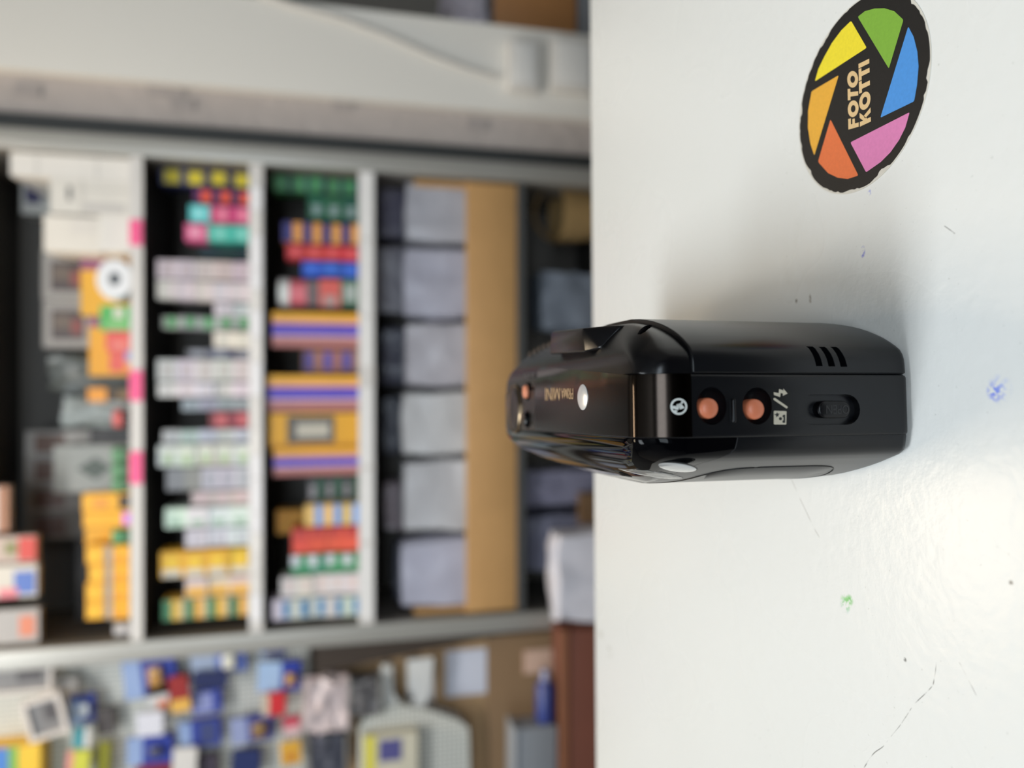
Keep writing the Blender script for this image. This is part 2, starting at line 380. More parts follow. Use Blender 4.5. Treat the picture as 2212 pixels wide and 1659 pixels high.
# three vent slots on the back door and the strap hole on the cover
def crop2(a, b): return (1460 + a / 3.687, 660 + b / 3.687)
for sl_ in ([(1037, 325), (1088, 325), (1170, 482), (1117, 482)], [(1134, 328), (1184, 328), (1270, 485), (1216, 485)], [(1228, 328), (1276, 328), (1366, 488), (1312, 488)]):
    hs = [hit(*crop2(*q)) for q in sl_]; nn = sum((h_[1] for h_ in hs), Vector()).normalized()
    if nn.dot(lray(1780, 770)) > 0: nn = -nn
    boolean_cut(door, prism_bm([h_[0] for h_ in hs], nn * 2.5, nn * -2.2))
hs = [hit(x, y) for x, y in ((1377, 722), (1382, 713), (1392, 705), (1404, 700.5), (1410, 701), (1404, 709), (1394, 717), (1384, 722.5))]
nn = sum((h_[1] for h_ in hs), Vector()).normalized()
if nn.dot(lray(1395, 710)) > 0: nn = -nn
boolean_cut(cover, prism_bm([h_[0] for h_ in hs], nn * 1.5, nn * -2.5))

def lathe(name, prof, mt, centre, axis, parent, n=28, sx=1.0, sz=1.0, smooth=True):
    # prof: (radius, height along axis) ; axis 'y-' towards the viewer, 'z' up, in camera-frame mm
    V = []; F = []
    for r, h in prof:
        for k in range(n):
            a = 2 * math.pi * k / n; u, w = r * math.cos(a) * sx, r * math.sin(a) * sz
            V.append(Vector(centre) + (Vector((u, -h, w)) if axis == 'y-' else Vector((u, w, h)) if axis == 'z' else Vector((-h, u, w))))
    for i in range(len(prof) - 1):
        for k in range(n): F.append((i * n + k, i * n + (k + 1) % n, (i + 1) * n + (k + 1) % n, (i + 1) * n + k))
    F.append(tuple(range((len(prof) - 1) * n, len(prof) * n)))
    o = obj(name, mm(V), F, mt, K, smooth)
    return o
for c, btn, rx, rz in wells:
    p = lp(*btn, 1, -.3)
    lathe('button', [(2.05, -3.2), (2.05, -.5), (1.98, -.1), (1.7, .25), (1.1, .5), (.5, .6), (.12, .62)], M_orange, p, 'y-', K)
# ridge between the buttons
r0 = lp(1578, 861, 1, 0); r1 = lp(1588, 914, 1, 0)
bm = bmesh.new(); vs = [bm.verts.new(Vector(q) * .001) for q in boxv(min(r0.x, r1.x), max(r0.x, r1.x), -.7, .5, min(r0.z, r1.z), max(r0.z, r1.z))]
for f in BF: bm.faces.new([vs[i] for i in f])
bmesh.ops.bevel(bm, geom=bm.edges[:], offset=.00035, segments=3, profile=.5, affect='EDGES'); from_bm('tactile_ridge', bm, M_semi, K, True)
# slider with OPEN
t0 = lp(1768, 884, 1, -.2); t1 = lp(1838, 884, 1, -.2); tw0 = lp(1800, 866, 1, -.2); tw1 = lp(1800, 903, 1, -.2)
P0 = stadium((tw0.x + tw1.x) / 2, (t0.z + t1.z) / 2, abs(tw1.x - tw0.x) / 2, abs(t1.z - t0.z) / 2)
rings_ = []
cxs, czs = (tw0.x + tw1.x) / 2, (t0.z + t1.z) / 2
for ins, yy in ((0, 1.8), (0, .1), (.12, -.12), (.35, -.22)):
    rings_.append([Vector((cxs + (a - cxs) * (1 - ins / 1.8), yy, czs + (b - czs) * (1 - ins / 3.2))) for a, b in P0])
nP = len(P0); V = mm([p for r in rings_ for p in r]); F = []
for i in range(3):
    for k in range(nP): F.append((i * nP + k, i * nP + (k + 1) % nP, (i + 1) * nP + (k + 1) % nP, (i + 1) * nP + k))
F.append(tuple(range(3 * nP, 4 * nP)))
slider = obj('back_release_slider', V, F, M_semi, K, True)

# lettering --------------------------------------------------------------
def text_mesh(s, offset=0.0):
    cu = bpy.data.curves.new('lettering', 'FONT'); cu.body = s; cu.size = 1.0; cu.offset = offset; cu.resolution_u = 4
    o = bpy.data.objects.new('lettering', cu); C.objects.link(o); bpy.context.view_layer.update()
    me = bpy.data.meshes.new_from_object(o.evaluated_get(bpy.context.evaluated_depsgraph_get())); bpy.data.objects.remove(o)
    V = [v.co.copy() for v in me.vertices]; F = [tuple(p.vertices) for p in me.polygons]; bpy.data.meshes.remove(me)
    x0 = min(v.x for v in V); x1 = max(v.x for v in V); y0 = min(v.y for v in V); y1 = max(v.y for v in V)
    return [((v.x - x0) / (x1 - x0), (v.y - y0) / (y1 - y0)) for v in V], F
def text_on(name, s, mapf, mt, parent, offset=0.0):
    uv, F = text_mesh(s, offset); return obj(name, [mapf(u, v) for u, v in uv], F, mt, parent)
def top_map(xa, xb, ya, yb, z): return lambda u, v: lp(xa + (xb - xa) * u, ya + (yb - ya) * v, 2, z) * .001
text_on('lettering', 'OPEN', lambda u, v: lp(1834 - 49 * u, 875 + 19 * v, 1, -.28) * .001, mat((22, 22, 24), .45), slider, .0)

# metal top plate wrapping over the near corner
def plate_w(y): return -6.0, 6.2 + max(0, min(1, (y - 6) / 66)) * 6.0
prof = []
for i in range(37): y = 78 - 72.5 * i / 36; prof.append((y, H, 0.0, 1.0))
for i in range(1, 15): a = math.radians(90 + 90 * i / 14); n_ = Vector((0, math.cos(a) / 5.5, math.sin(a) / 10)).normalized(); prof.append((5.5 + 5.5 * math.cos(a), H - 10 + 10 * math.sin(a), n_.y, n_.z))
T_top = bvh_of([band, cover])
NW = 10; V = []; F = []
for (y, z, ny, nz) in prof:
    w0, w1 = plate_w(y)
    for k in range(NW + 1):
        x = w0 + (w1 - w0) * k / NW; n_ = Vector((0, ny, nz)); q = Vector((x, y, z))
        dz = 0 if x <= 6.15 else bt(x) + .15
        q = q - n_ * dz * .92 + n_ * .16; V.append(q)
nr = len(prof)
for i in range(nr - 1):
    for k in range(NW): F.append((i * (NW + 1) + k, i * (NW + 1) + k + 1, (i + 1) * (NW + 1) + k + 1, (i + 1) * (NW + 1) + k))
border = [k for k in range(NW + 1)] + [i * (NW + 1) + NW for i in range(1, nr)] + [(nr - 1) * (NW + 1) + k for k in range(NW - 1, -1, -1)] + [i * (NW + 1) for i in range(nr - 2, 0, -1)]
b0 = len(V)
for j in border:
    (y, z, ny, nz) = prof[j // (NW + 1)]; V.append(V[j] - Vector((0, ny, nz)) * .9)
for j in range(len(border)):
    a, b = border[j], border[(j + 1) % len(border)]; F.append((a, b, b0 + (j + 1) % len(border), b0 + j))
plate = obj('top_plate', mm(V), F, M_plate, K, True)
def arc_pts(cx, cy, rx, ry, a0, a1, n=8): return [(cx + rx * math.cos(math.radians(a0 + (a1 - a0) * i / n)), cy + ry * math.sin(math.radians(a0 + (a1 - a0) * i / n))) for i in range(n + 1)]
bowl = [(0, 1)] + arc_pts(.28, .76, .30, .24, 90, -90) + [(0, .52)]
SL = {'P': (.58, [[(0, 0), (0, 1)], bowl]), 'R': (.66, [[(0, 0), (0, 1)], bowl, [(.26, .52), (.66, 0)]]), 'I': (.10, [[(.05, 0), (.05, 1)]]),
      'M': (.95, [[(0, 0), (.08, 1)], [(.08, 1), (.475, 0)], [(.475, 0), (.87, 1)], [(.87, 1), (.95, 0)]]), 'A': (.78, [[(0, 0), (.39, 1)], [(.39, 1), (.78, 0)], [(.13, .33), (.65, .33)]]),
      'N': (.74, [[(0, 0), (0, 1)], [(0, 1), (.74, 0)], [(.74, 0), (.74, 1)]])}
def stroke_word(s_, xa, xb, ya, yb, w, z):
    gap = .24; tot = sum(SL[ch][0] for ch in s_) + gap * (len(s_) - 1); V = []; F = []; x = 0
    for ch in s_:
        wd, lines = SL[ch]
        for ln in lines:
            for (a, b), (c_, d) in zip(ln, ln[1:]):
                dx, dy = c_ - a, d - b; l_ = math.hypot(dx, dy); ww = w * (1.25 if abs(dy) > abs(dx) * .5 else .7)
                nx, ny = -dy / l_ * ww / 2, dx / l_ * ww / 2; k = len(V)
                for u, v in ((a + nx, b + ny), (c_ + nx, d + ny), (c_ - nx, d - ny), (a - nx, b - ny)):
                    V.append(lp(xa + (xb - xa) * (x + u) / tot, ya + (yb - ya) * v, 2, z) * .001)
                F.append((k, k + 1, k + 2, k + 3))
        x += wd + gap
    return obj('lettering', V, F, M_gold, plate)
stroke_word('MINI', 1209, 1178, 838, 865, .10, H + .24)
stroke_word('PRIMA', 1237.5, 1213, 839, 861, .13, H + .24)
c = lp(1260.5, 858, 2, H)
lathe('silver_button', [(3.05, -.1), (3.05, .25), (2.6, .52), (1.7, .75), (.8, .86), (.1, .88)], M_silver, c, 'z', K, 36, 1.0, 1.15)
# shutter button, ring, mode buttons on the far end
c = lp(1113, 884, 2, H); c.y = min(c.y, 106)
lathe('shutter_ring', [(8.0, -.6), (8.0, .30), (7.7, .55), (7.35, .45), (7.2, .0)], mat((150, 130, 105), .25, metal=1.0), c, 'z', K, 40, 1.0, 1.0)
lathe('shutter_button', [(7.1, -.5), (7.1, .35), (6.7, .6), (5, .6), (.1, .35)], M_matte, c, 'z', K, 40, 1.0, 1.0)
for px, mt, nm_ in (((1139, 846), mat((222, 140, 105), .45), 'mode_button'), ((1139, 906), M_semi, 'self_timer_button')):
    c = lp(*px, 2, H)
    lathe('button_rim', [(2.9, -.3), (2.9, .2), (2.5, .25), (2.2, .0)], M_gloss, c, 'z', K, 24)
    lathe(nm_, [(2.0, -.3), (2.0, .8), (1.7, 1.1), (.1, 1.2)], mt, c, 'z', K, 24)
# small print near the mode button
for k in range(3):
    p = lp(1132 + 8 * k, 806, 2, H + .1); q = lp(1136 + 8 * k, 815, 2, H + .1)
    obj('printed_mark', mm([(p.x, p.y, p.z), (q.x, p.y, p.z), (q.x, q.y, p.z), (p.x, q.y, p.z)]), [(0, 1, 2, 3)], mat((46, 48, 54), .5), K)

# icons on the end face (traced polygons on the flat end)
def decal(name, polys, mt, parent, off=-.12, corner=False):
    V = []; F = []
    for P in polys:
        k = len(V)
        for x, y in P:
            if corner:
                h_ = hit(x, y, bvh_of([plate])); n_ = h_[1] if h_[1].dot(lray(x, y)) < 0 else -h_[1]; V.append(h_[0] + n_ * .07)
            else: V.append(lp(x, y, 1, off))
        F.append(tuple(range(k, k + len(P))))
    return obj(name, mm(V), F, mt, parent)
def cv(L_): return [crop2(a, b) for a, b in L_]
def cA(L_): return [(1660 + a / 17.47, 830 + b / 17.47) for a, b in L_]
def cB(L_): return [(1440 + a / 27.65, 850 + b / 27.65) for a, b in L_]
decal('flash_icon', [cA(q_) for q_ in ([(198, 298), (385, 337), (440, 487), (205, 405)], [(400, 183), (540, 222), (460, 330), (385, 337)], [(385, 337), (460, 330), (440, 487)], [(540, 222), (560, 330), (540, 352), (460, 330)], [(560, 163), (722, 350), (540, 440)])], M_print, K)
cap_ = [(230 + 46 * math.cos(a), 560 + 46 * math.sin(a)) for a in [math.radians(126 + 18 * i) for i in range(11)]] + [(685 + 42 * math.cos(a), 870 + 42 * math.sin(a)) for a in [math.radians(-54 + 18 * i) for i in range(11)]]
decal('slash_mark', [cA(cap_)], M_print, K)
po = decal('night_portrait_icon', [cA([(225, 1000), (660, 1014), (682, 1036), (672, 1500), (655, 1522), (225, 1520), (200, 1498), (200, 1024)])], M_print, K)
dk = mat((24, 24, 26), .6)
cc_ = (330, 1155); star = []
for i, q_ in enumerate(((325, 1055), (428, 1104), (378, 1222), (286, 1262), (212, 1134))):
    star.append(q_); a0 = math.atan2(q_[1] - cc_[1], q_[0] - cc_[0]); star.append((cc_[0] + 50 * math.cos(a0 + .63), cc_[1] + 50 * math.sin(a0 + .63)))
tri = [[cc_, star[i], star[(i + 1) % 10]] for i in range(10)]
circ = [(455 + 58 * math.cos(2 * math.pi * i / 16), 1300 + 60 * math.sin(2 * math.pi * i / 16)) for i in range(16)]
decal('icon_figure', [cA(q_) for q_ in tri + [circ, [(570, 1150), (630, 1150), (630, 1458), (570, 1458)], [(532, 1195), (580, 1145), (580, 1240), (532, 1236)], [(532, 1378), (580, 1358), (580, 1460), (540, 1455)]]], dk, po, -.16)
# flash-off mark on the bend of the plate
T_plate = bvh_of([plate])
def on_plate(x, y, o_=.05):
    r = T_plate.ray_cast(EL, lray(x, y).normalized()); n_ = r[1] if r[1].dot(lray(x, y)) < 0 else -r[1]; return r[0] + n_ * o_
V = []; F = []; n = 40
for i in range(n):
    a = 2 * math.pi * i / n
    for rr_ in (385, 508): V.append(on_plate(*cB([(720 + rr_ * math.cos(a), 778 + rr_ * .985 * math.sin(a))])[0]))
for i in range(n): j = (i + 1) % n; F.append((2 * i, 2 * i + 1, 2 * j + 1, 2 * j))
for P in ([(345, 735), (540, 752), (570, 955), (345, 892)], [(600, 640), (780, 660), (690, 990), (545, 945)], [(640, 650), (830, 580), (800, 900), (690, 830)], [(830, 570), (1072, 862), (780, 962), (760, 760)],
          [(940, 390), (1050, 480), (920, 632), (840, 545)], [(650, 1025), (580, 1145), (390, 1030), (520, 985)]):
    k = len(V); V += [on_plate(*q_) for q_ in cB(P)]; F.append(tuple(range(k, k + len(P))))
obj('flash_off_icon', mm(V), F, mat((206, 210, 206), .6), plate)

# viewfinder block on the back
q = [lp(1258, 709, 2, 59.6), lp(1262, 761, 2, 59.6), lp(1187, 765, 2, 59.6), lp(1190, 716, 2, 59.6)]
q += [lp(1338, 702, 2, 53.5), lp(1300, 752, 2, 57.4)]
bm = bmesh.new()
pts = [(a.x, a.y, a.z) for a in q] + [(q[0].x + .4, q[0].y, 44), (q[3].x + .4, q[3].y, 44), (q[4].x, q[4].y, 44), (q[2].x, q[2].y, 50), (q[1].x, q[1].y, 50)]
for p_ in pts: bm.verts.new(Vector(p_) * .001)
bmesh.ops.convex_hull(bm, input=bm.verts)
bmesh.ops.dissolve_limit(bm, angle_limit=math.radians(4), verts=bm.verts, edges=bm.edges)
bmesh.ops.bevel(bm, geom=bm.edges[:], offset=.0006, segments=3, profile=.5, affect='EDGES')
from_bm('viewfinder_block', bm, M_semi, K, True)
for k in range(5):
    px = 1137 + 12 * k; p, n_ = hit(px, 757 - 4 * k, bvh_of([cover]))
    bm = ellipsoid_bm(p, (1.4, .9, .6), 12, 8); from_bm('thumb_grip_rib', bm, mat((70, 56, 46), .5), K, True)

# front window, light window disc, lens panel: patches laid over the front shell
T_front = bvh_of([fl, fu])
def front_pt(y, z, off):
    r = T_front.ray_cast(Vector((-60, y, z)), Vector((1, 0, 0)))
    if r[0] is None: r = T_front.find_nearest(Vector((-14, y, z)))
    return r[0] + Vector((-off, 0, 0))
def patch(name, outline, mt, off, layers=6, edge=.25):
    cy = sum(a for a, b in outline) / len(outline); cz = sum(b for a, b in outline) / len(outline); n = len(outline)
    V = []; F = []
    V += [front_pt(a, b, -.15) for a, b in outline]
    for l in range(layers):
        s = 1 - l / layers; o_ = off if l else off - edge * .3
        V += [front_pt(cy + (a - cy) * s * (.995 if l == 0 else 1), cz + (b - cz) * s, o_) for a, b in outline]
    V.append(front_pt(cy, cz, off))
    for l in range(layers):
        for k in range(n): F.append((l * n + k, l * n + (k + 1) % n, (l + 1) * n + (k + 1) % n, (l + 1) * n + k))
    for k in range(n): F.append((layers * n + k, layers * n + (k + 1) % n, (layers + 1) * n))
    return obj(name, mm(V), F, mt, K, 60)
def oval(cy, cz, ry, rz, n=40, pw=2.6, tilt=0.0):
    P = []
    for i in range(n):
        a = 2 * math.pi * i / n; c, s = math.cos(a), math.sin(a)
        u = ry * abs(c) ** (2 / pw) * (1 if c > 0 else -1); w = rz * abs(s) ** (2 / pw) * (1 if s > 0 else -1)
        P.append((cy + u, cz + w + tilt * u))
    return P
patch('front_window', oval(66, 52.2, 40, 2.9, 64), M_glass, .2)
gr = oval(57, 24, 47.6, 18.4, 120, 5)
patch('lens_panel', oval(57, 24, 47.3, 18.1, 120, 5), mat((13, 13, 16), .29, var=.05, scale=900, spec=.45), .12, edge=.1)
tube('lens_panel_seam', [front_pt(a, b, .02) * .001 for a, b in gr + gr[:2]], .00016, M_black, K, 6)
dq = [hit(*q_, T_front) for q_ in ((1430, 1000), (1494, 1003), (1462, 1005))]
ctr, nrm_ = dq[2]
nrm_ = Vector((-.955, -.21, .21)).normalized(); ctr = ctr + nrm_ * .35
ta = Vector((0, 0, 1)).cross(nrm_).normalized(); tb = nrm_.cross(ta).normalized()
for nm_, ra, rb_, hh, mt in (('window_rim', 4.0, 4.15, .32, M_black), ('light_window', 3.8, 3.95, .6, M_lens)):
    bm = bmesh.new(); bmesh.ops.create_uvsphere(bm, u_segments=36, v_segments=16, radius=1.0)
    for v in bm.verts:
        q_ = v.co.copy(); v.co = (ctr + ta * q_.x * ra + tb * q_.y * rb_ + nrm_ * q_.z * hh) * .001
    from_bm(nm_, bm, mt, K, True)

fw = [(1335, 1012), (1365, 1013), (1400, 1016), (1430, 1020), (1455, 1025), (1476, 1032), (1450, 1034), (1420, 1031), (1385, 1025), (1355, 1018)]
def lay(x, y, o_):
    p_, n2 = hit(x, y, T_front); n2 = n2 if n2.dot(lray(x, y)) < 0 else -n2; return p_ + n2 * o_
fc = (sum(a for a, b in fw) / len(fw), sum(b for a, b in fw) / len(fw)); V = []; F = []; n = len(fw)
for o_, s_ in ((.02, 1), (.16, .97), (.2, .7), (.2, .4)): V += [lay(fc[0] + (a - fc[0]) * s_, fc[1] + (b - fc[1]) * s_, o_) for a, b in fw]
V.append(lay(*fc, .2))
for l in range(3):
    for k in range(n): F.append((l * n + k, l * n + (k + 1) % n, (l + 1) * n + (k + 1) % n, (l + 1) * n + k))
for k in range(n): F.append((3 * n + k, 3 * n + (k + 1) % n, 4 * n))
obj('flash_window', mm(V), F, mat((128, 126, 122), .08, var=.02, scale=200), K, 60)  # pale colour paints in the white counter's reflection on the clear strip

# ------------------------------------------------------------------ the round sticker
SC = on_z(1870, 205, TZ)
def crop3(a, b): return (1700 + a / 3.77, b / 3.77)
fit = Vector((.0663, .1476, TZ)); RS = .0219
st = empty('round_sticker', (fit.x, fit.y, TZ)); tag(st, 'round black sticker with six coloured aperture blades stuck on the white counter', 'sticker')
def disc(name, rad, z0, z1, mt, rough_amp=0.0, seed=0, n=160):
    V = []; F = []
    for lay, (s, z) in enumerate(((1, z0), (1, z1))):
        for i in range(n):
            a = 2 * math.pi * i / n
            nz = noise.noise(Vector((math.cos(a) * 4 + seed, math.sin(a) * 4, seed))) + .7 * noise.noise(Vector((math.cos(a) * 15, math.sin(a) * 15, seed + 3)))
            r = rad * (1 - rough_amp * max(0, nz - .05)); V.append((r * math.cos(a), r * math.sin(a), z))
    for i in range(n): F.append((i, (i + 1) % n, n + (i + 1) % n, n + i))
    F.append(tuple(range(n, 2 * n)))
    return obj(name, V, F, mt, st)
disc('backing', RS, .00002, .00012, mat((214, 210, 200), .5, var=.1, scale=600))
disc('printed_disc', RS * .985, .0001, .00016, mat((26, 25, 25), .45, var=.25, scale=900, bump=.08, bscale=3000), .055, 2.2)
def worn(c): return mat(c, .5, var=.10, scale=1400, bump=.1, bscale=2500)
def st_pt(px, z): p = on_z(px[0], px[1], TZ); return (p.x - fit.x, p.y - fit.y, z)
def round_poly(P, r=3.0):
    out = []; n = len(P)
    for i in range(n):
        p = Vector((*P[i], 0)); a = (Vector((*P[i - 1], 0)) - p); b = (Vector((*P[(i + 1) % n], 0)) - p)
        if a.angle(b) > math.radians(150): out.append(P[i]); continue
        a.normalize(); b.normalize(); s, e = p + a * r, p + b * r
        for k in range(4): t = k / 3; w = s * (1 - t) ** 2 + p * 2 * t * (1 - t) + e * t * t; out.append((w.x, w.y))
    return out
blades = [((240, 220, 50), [(528, 170), (656, 390), (232, 664), (262, 560), (310, 462), (372, 350), (448, 248)]),
          ((126, 174, 60), [(582, 138), (640, 92), (720, 70), (800, 68), (880, 92), (955, 162), (836, 560)]),
          ((74, 146, 220), [(994, 216), (1038, 300), (1068, 420), (1078, 540), (1066, 690), (1042, 826), (766, 960)]),
          ((218, 128, 180), [(1006, 914), (970, 1040), (920, 1140), (850, 1240), (770, 1320), (650, 1404), (522, 1160)]),
          ((226, 116, 66), [(360, 972), (588, 1430), (500, 1458), (420, 1448), (340, 1410), (258, 1318)]),
          ((232, 172, 60), [(428, 612), (228, 1268), (196, 1170), (176, 1040), (178, 900), (206, 744)])]
for col, P in blades:
    Q = [crop3(*q) for q in round_poly(P, 14)]
    obj('aperture_blade', [st_pt(q, .0002) for q in Q], [tuple(range(len(Q)))], worn(col), st)
# letters drawn from bars and rings in unit boxes (width, polygons)
def bar(x0, y0, x1, y1): return [(x0, y0), (x1, y0), (x1, y1), (x0, y1)]
def ringp(w, t, n=28):
    out = []
    for i in range(n):
        a, b = 2 * math.pi * i / n, 2 * math.pi * (i + 1) / n
        out.append([(w / 2 + w / 2 * math.cos(a), .5 + .52 * math.sin(a)), (w / 2 + w / 2 * math.cos(b), .5 + .52 * math.sin(b)),
                    (w / 2 + (w / 2 - t) * math.cos(b), .5 + (.52 - t) * math.sin(b)), (w / 2 + (w / 2 - t) * math.cos(a), .5 + (.52 - t) * math.sin(a))])
    return out
LT = {'F': (.66, [bar(0, 0, .28, 1), bar(.28, .74, .66, 1), bar(.28, .36, .6, .6)]), 'O': (1.06, ringp(1.06, .30)),
      'T': (.72, [bar(0, .74, .72, 1), bar(.22, 0, .50, .74)]), 'K': (.84, [bar(0, 0, .28, 1), [(.28, .34), (.40, .46), (.84, 1), (.53, 1), (.28, .70)], [(.34, .52), (.56, 0), (.86, 0), (.54, .64)]]),
      'I': (.28, [bar(0, 0, .28, 1)])}
def word(s, quad, name):
    gap = .05; tot = sum(LT[ch][0] for ch in s) + gap * (len(s) - 1); V = []; F = []; x = 0
    for ch in s:
        w, polys = LT[ch]
        for P in polys:
            k = len(V)
            for a, b in P:
                u = (x + a) / tot; v = b
                px = [(quad[0][i] * (1 - u) + quad[1][i] * u) * (1 - v) + (quad[3][i] * (1 - u) + quad[2][i] * u) * v for i in (0, 1)]
                V.append(st_pt(crop3(*px), .0002))
            F.append(tuple(range(k, k + len(P))))
        x += w + gap
    obj(name, V, F, worn((222, 190, 140)), st)
# quad: start-baseline, end-baseline, end-top, start-top in crop pixels
word('FOTO', [(590, 1032), (583, 578), (497, 580), (506, 1056)], 'lettering')
word('KOTTI', [(690, 990), (676, 478), (588, 522), (600, 1032)], 'lettering')

#@@BACKGROUND@@
# ------------------------------------------------------------------ the shelves behind
YS = 1.645                                # front plane of the shelves
def SX(x, y, Y=YS): return on_y(x, y, Y).x
def SZ(x, Y=YS): return on_y(x, 829, Y).z
M_alu = mat((168, 166, 160), .38, metal=.35, var=.05, scale=12)
M_board = mat((66, 63, 60), .6, var=.08, scale=12)
M_backp = mat((104, 100, 95), .7, var=.08, scale=8)
M_rail = mat((214, 210, 206), .45, var=.04, scale=30)
M_paper = mat((232, 230, 228), .6, var=.04, scale=40)
XL, XR = SX(640, 1357), SX(640, 362)
U = empty('shelving_unit', ((XL + XR) / 2, YS + .15, 0)); tag(U, 'grey metal shelving unit full of film cartons behind the counter', 'shelf')
DEP = .30
PW = .040
for xa, xb in ((XL - PW, XL), (XR, XR + PW)):
    for ya in (YS - .012, YS + DEP - .03): box('post', xa, xb, ya, ya + .03, 0, 2.3, M_alu, U, .002)
box('side_panel', XL - .008, XL, YS + .0185, YS + DEP - .031, .3, 2.3, M_backp, U)
box('side_panel', XR, XR + .008, YS + .0185, YS + DEP - .031, .3, 2.3, mat((120, 114, 106), .6), U)
box('back_panel', XL, XR, YS + DEP - .004, YS + DEP, .3, 2.3, M_backp, U)
ZT = {1: SZ(286), 2: SZ(541), 3: SZ(777)}
def shelf_board(z, strip_h, name='shelf_board', mt=None):
    box(name, XL + .001, XR - .001, YS, YS + DEP - .005, z - .018, z, mt or M_board, U)
    if strip_h:
        r = box('price_rail', XL + .001, XR - .001, YS - .008, YS - .001, z - strip_h, z + .002, M_rail, U); return r
R1 = shelf_board(ZT[1], .021); R2 = shelf_board(ZT[2], .026); R3 = shelf_board(ZT[3], .031)
Z4 = SZ(1117); shelf_board(Z4, 0, mt=mat((84, 86, 86), .45, metal=.3))
shelf_board(SZ(1330), 0); shelf_board(SZ(30, YS + DEP) + .005, 0)
def paper_on(rail, px, y0, y1, z0, z1, mt, nm='paper_label'):
    xa, xb = SX(px, y1, YS - .009), SX(px, y0, YS - .009); xa = max(xa, XL + .003); xb = min(xb, XR - .003)
    o_ = Vector(U.location)
    v = [Vector(q) - o_ for q in boxv(xa, xb, YS - .0105, YS - .0085, z0, z1)]
    o = obj(nm, v, BF, mt, rail); return o
for a, b in ((475, 530), (800, 866), (975, 1045)):
    paper_on(R1, 300, a, b, ZT[1] - .020, ZT[1] + .003, mat((255, 96, 150), .5), 'pink_tag')
yy = 405
random.seed(3)
while yy < 1330:
    w = random.choice((44, 52, 60, 74)); paper_on(R2, 555, yy, min(yy + w - 3, 1338), ZT[2] - .024, ZT[2] - .001, mat(random.choice(((236, 232, 228), (228, 224, 220), (240, 238, 240))), .6)); yy += w
for a, b in ((368, 515), (520, 680), (684, 790), (836, 1004), (1015, 1168), (1177, 1336)):
    paper_on(R3, 795, a, b, ZT[3] - .029, ZT[3] + .001, M_paper)

ORD = ['first', 'second', 'third', 'fourth', 'fifth', 'sixth', 'seventh', 'eighth', 'ninth', 'tenth', 'eleventh', 'twelfth', 'thirteenth', 'fourteenth', 'fifteenth', 'sixteenth', 'seventeenth',
       'eighteenth', 'nineteenth', 'twentieth', 'twenty-first', 'twenty-second', 'twenty-third', 'twenty-fourth', 'twenty-fifth', 'twenty-sixth']
def cols(*cs): return [mat(c, .45, var=.05, scale=40) for c in cs]
def carton(name, x0, x1, yf, dep, z0, z1, base, cells=(), top=None, rz=0.0):
    """a printed carton: cells are (u0,u1,v0,v1,colour) areas printed on its front"""
    w, h = x1 - x0, z1 - z0; mats = [mat(base, .45, var=.06, scale=30)]; ids = [0] * 6
    V = boxv(-w / 2, w / 2, 0, dep, 0, h); F = list(BF)
    for ci, (u0, u1, v0, v1, c) in enumerate(cells):
        k = len(V); mats.append(mat(c, .45, var=.05, scale=30)); yo = -.0004 * (ci + 1)
        V += [(-w / 2 + w * u0, yo, h * v0), (-w / 2 + w * u1, yo, h * v0), (-w / 2 + w * u1, yo, h * v1), (-w / 2 + w * u0, yo, h * v1)]
        F.append((k, k + 1, k + 2, k + 3)); ids.append(len(mats) - 1)
    o = obj(name, V, F, mats, mi=ids); o.location = ((x0 + x1) / 2, yf, z0); o.rotation_euler.z = rz
    return o
POS = {2: ['bottom', 'top'], 3: ['bottom', 'middle', 'top'], 4: ['bottom', 'second-lowest', 'second-highest', 'top'], 5: ['bottom', 'second-lowest', 'middle', 'second-highest', 'top']}
def stack(shelf, rowlabel, idx, y0, y1, px_top, items, dep=.056, dy=.006, px_mid=None, colname='film carton'):
    """items from bottom to top: (count, word, base colour, cells)"""
    z = ZT[shelf]; Yf = YS + dy; pm = px_mid or {1: 240, 2: 440, 3: 680}[shelf]
    xa, xb = SX(pm, y1, Yf) + .0012, SX(pm, y0, Yf) - .0012
    xa = max(xa, XL + .004); xb = min(xb, XR - .004)
    done = 0; tot = sum(i[0] for i in items); h = (SZ(px_top, Yf) - z) / tot
    for n, word_, base, cells in items:
        for k in range(n):
            lab = '%s %s carton, %s column from the right post, %s' % (POS[tot][done], word_, ORD[idx], rowlabel); done += 1
            j = random.uniform(-.0015, .0015); dj = random.uniform(0, .006)
            b2 = tuple(max(0, min(255, v + random.randint(-8, 8))) for v in base)
            o = carton('film_carton', xa + max(j, 0), xb + min(j, 0), Yf + dj, dep, z, z + h - .0003, b2, cells)
            tag(o, lab, 'carton', 'cartons in the %s column, %s' % (ORD[idx], rowlabel)); z += h
Wt = (226, 224, 224); Gy = (196, 196, 198)
def lab(c, u0=.15, u1=.85, v0=.25, v1=.75): return (u0, u1, v0, v1, c)
def txt(c, rows=((.2, .35), (.55, .7))): return [(.14, .8, a, b, c) for a, b in rows]
mid = 'upper film shelf'
NAVY = (38, 40, 92)
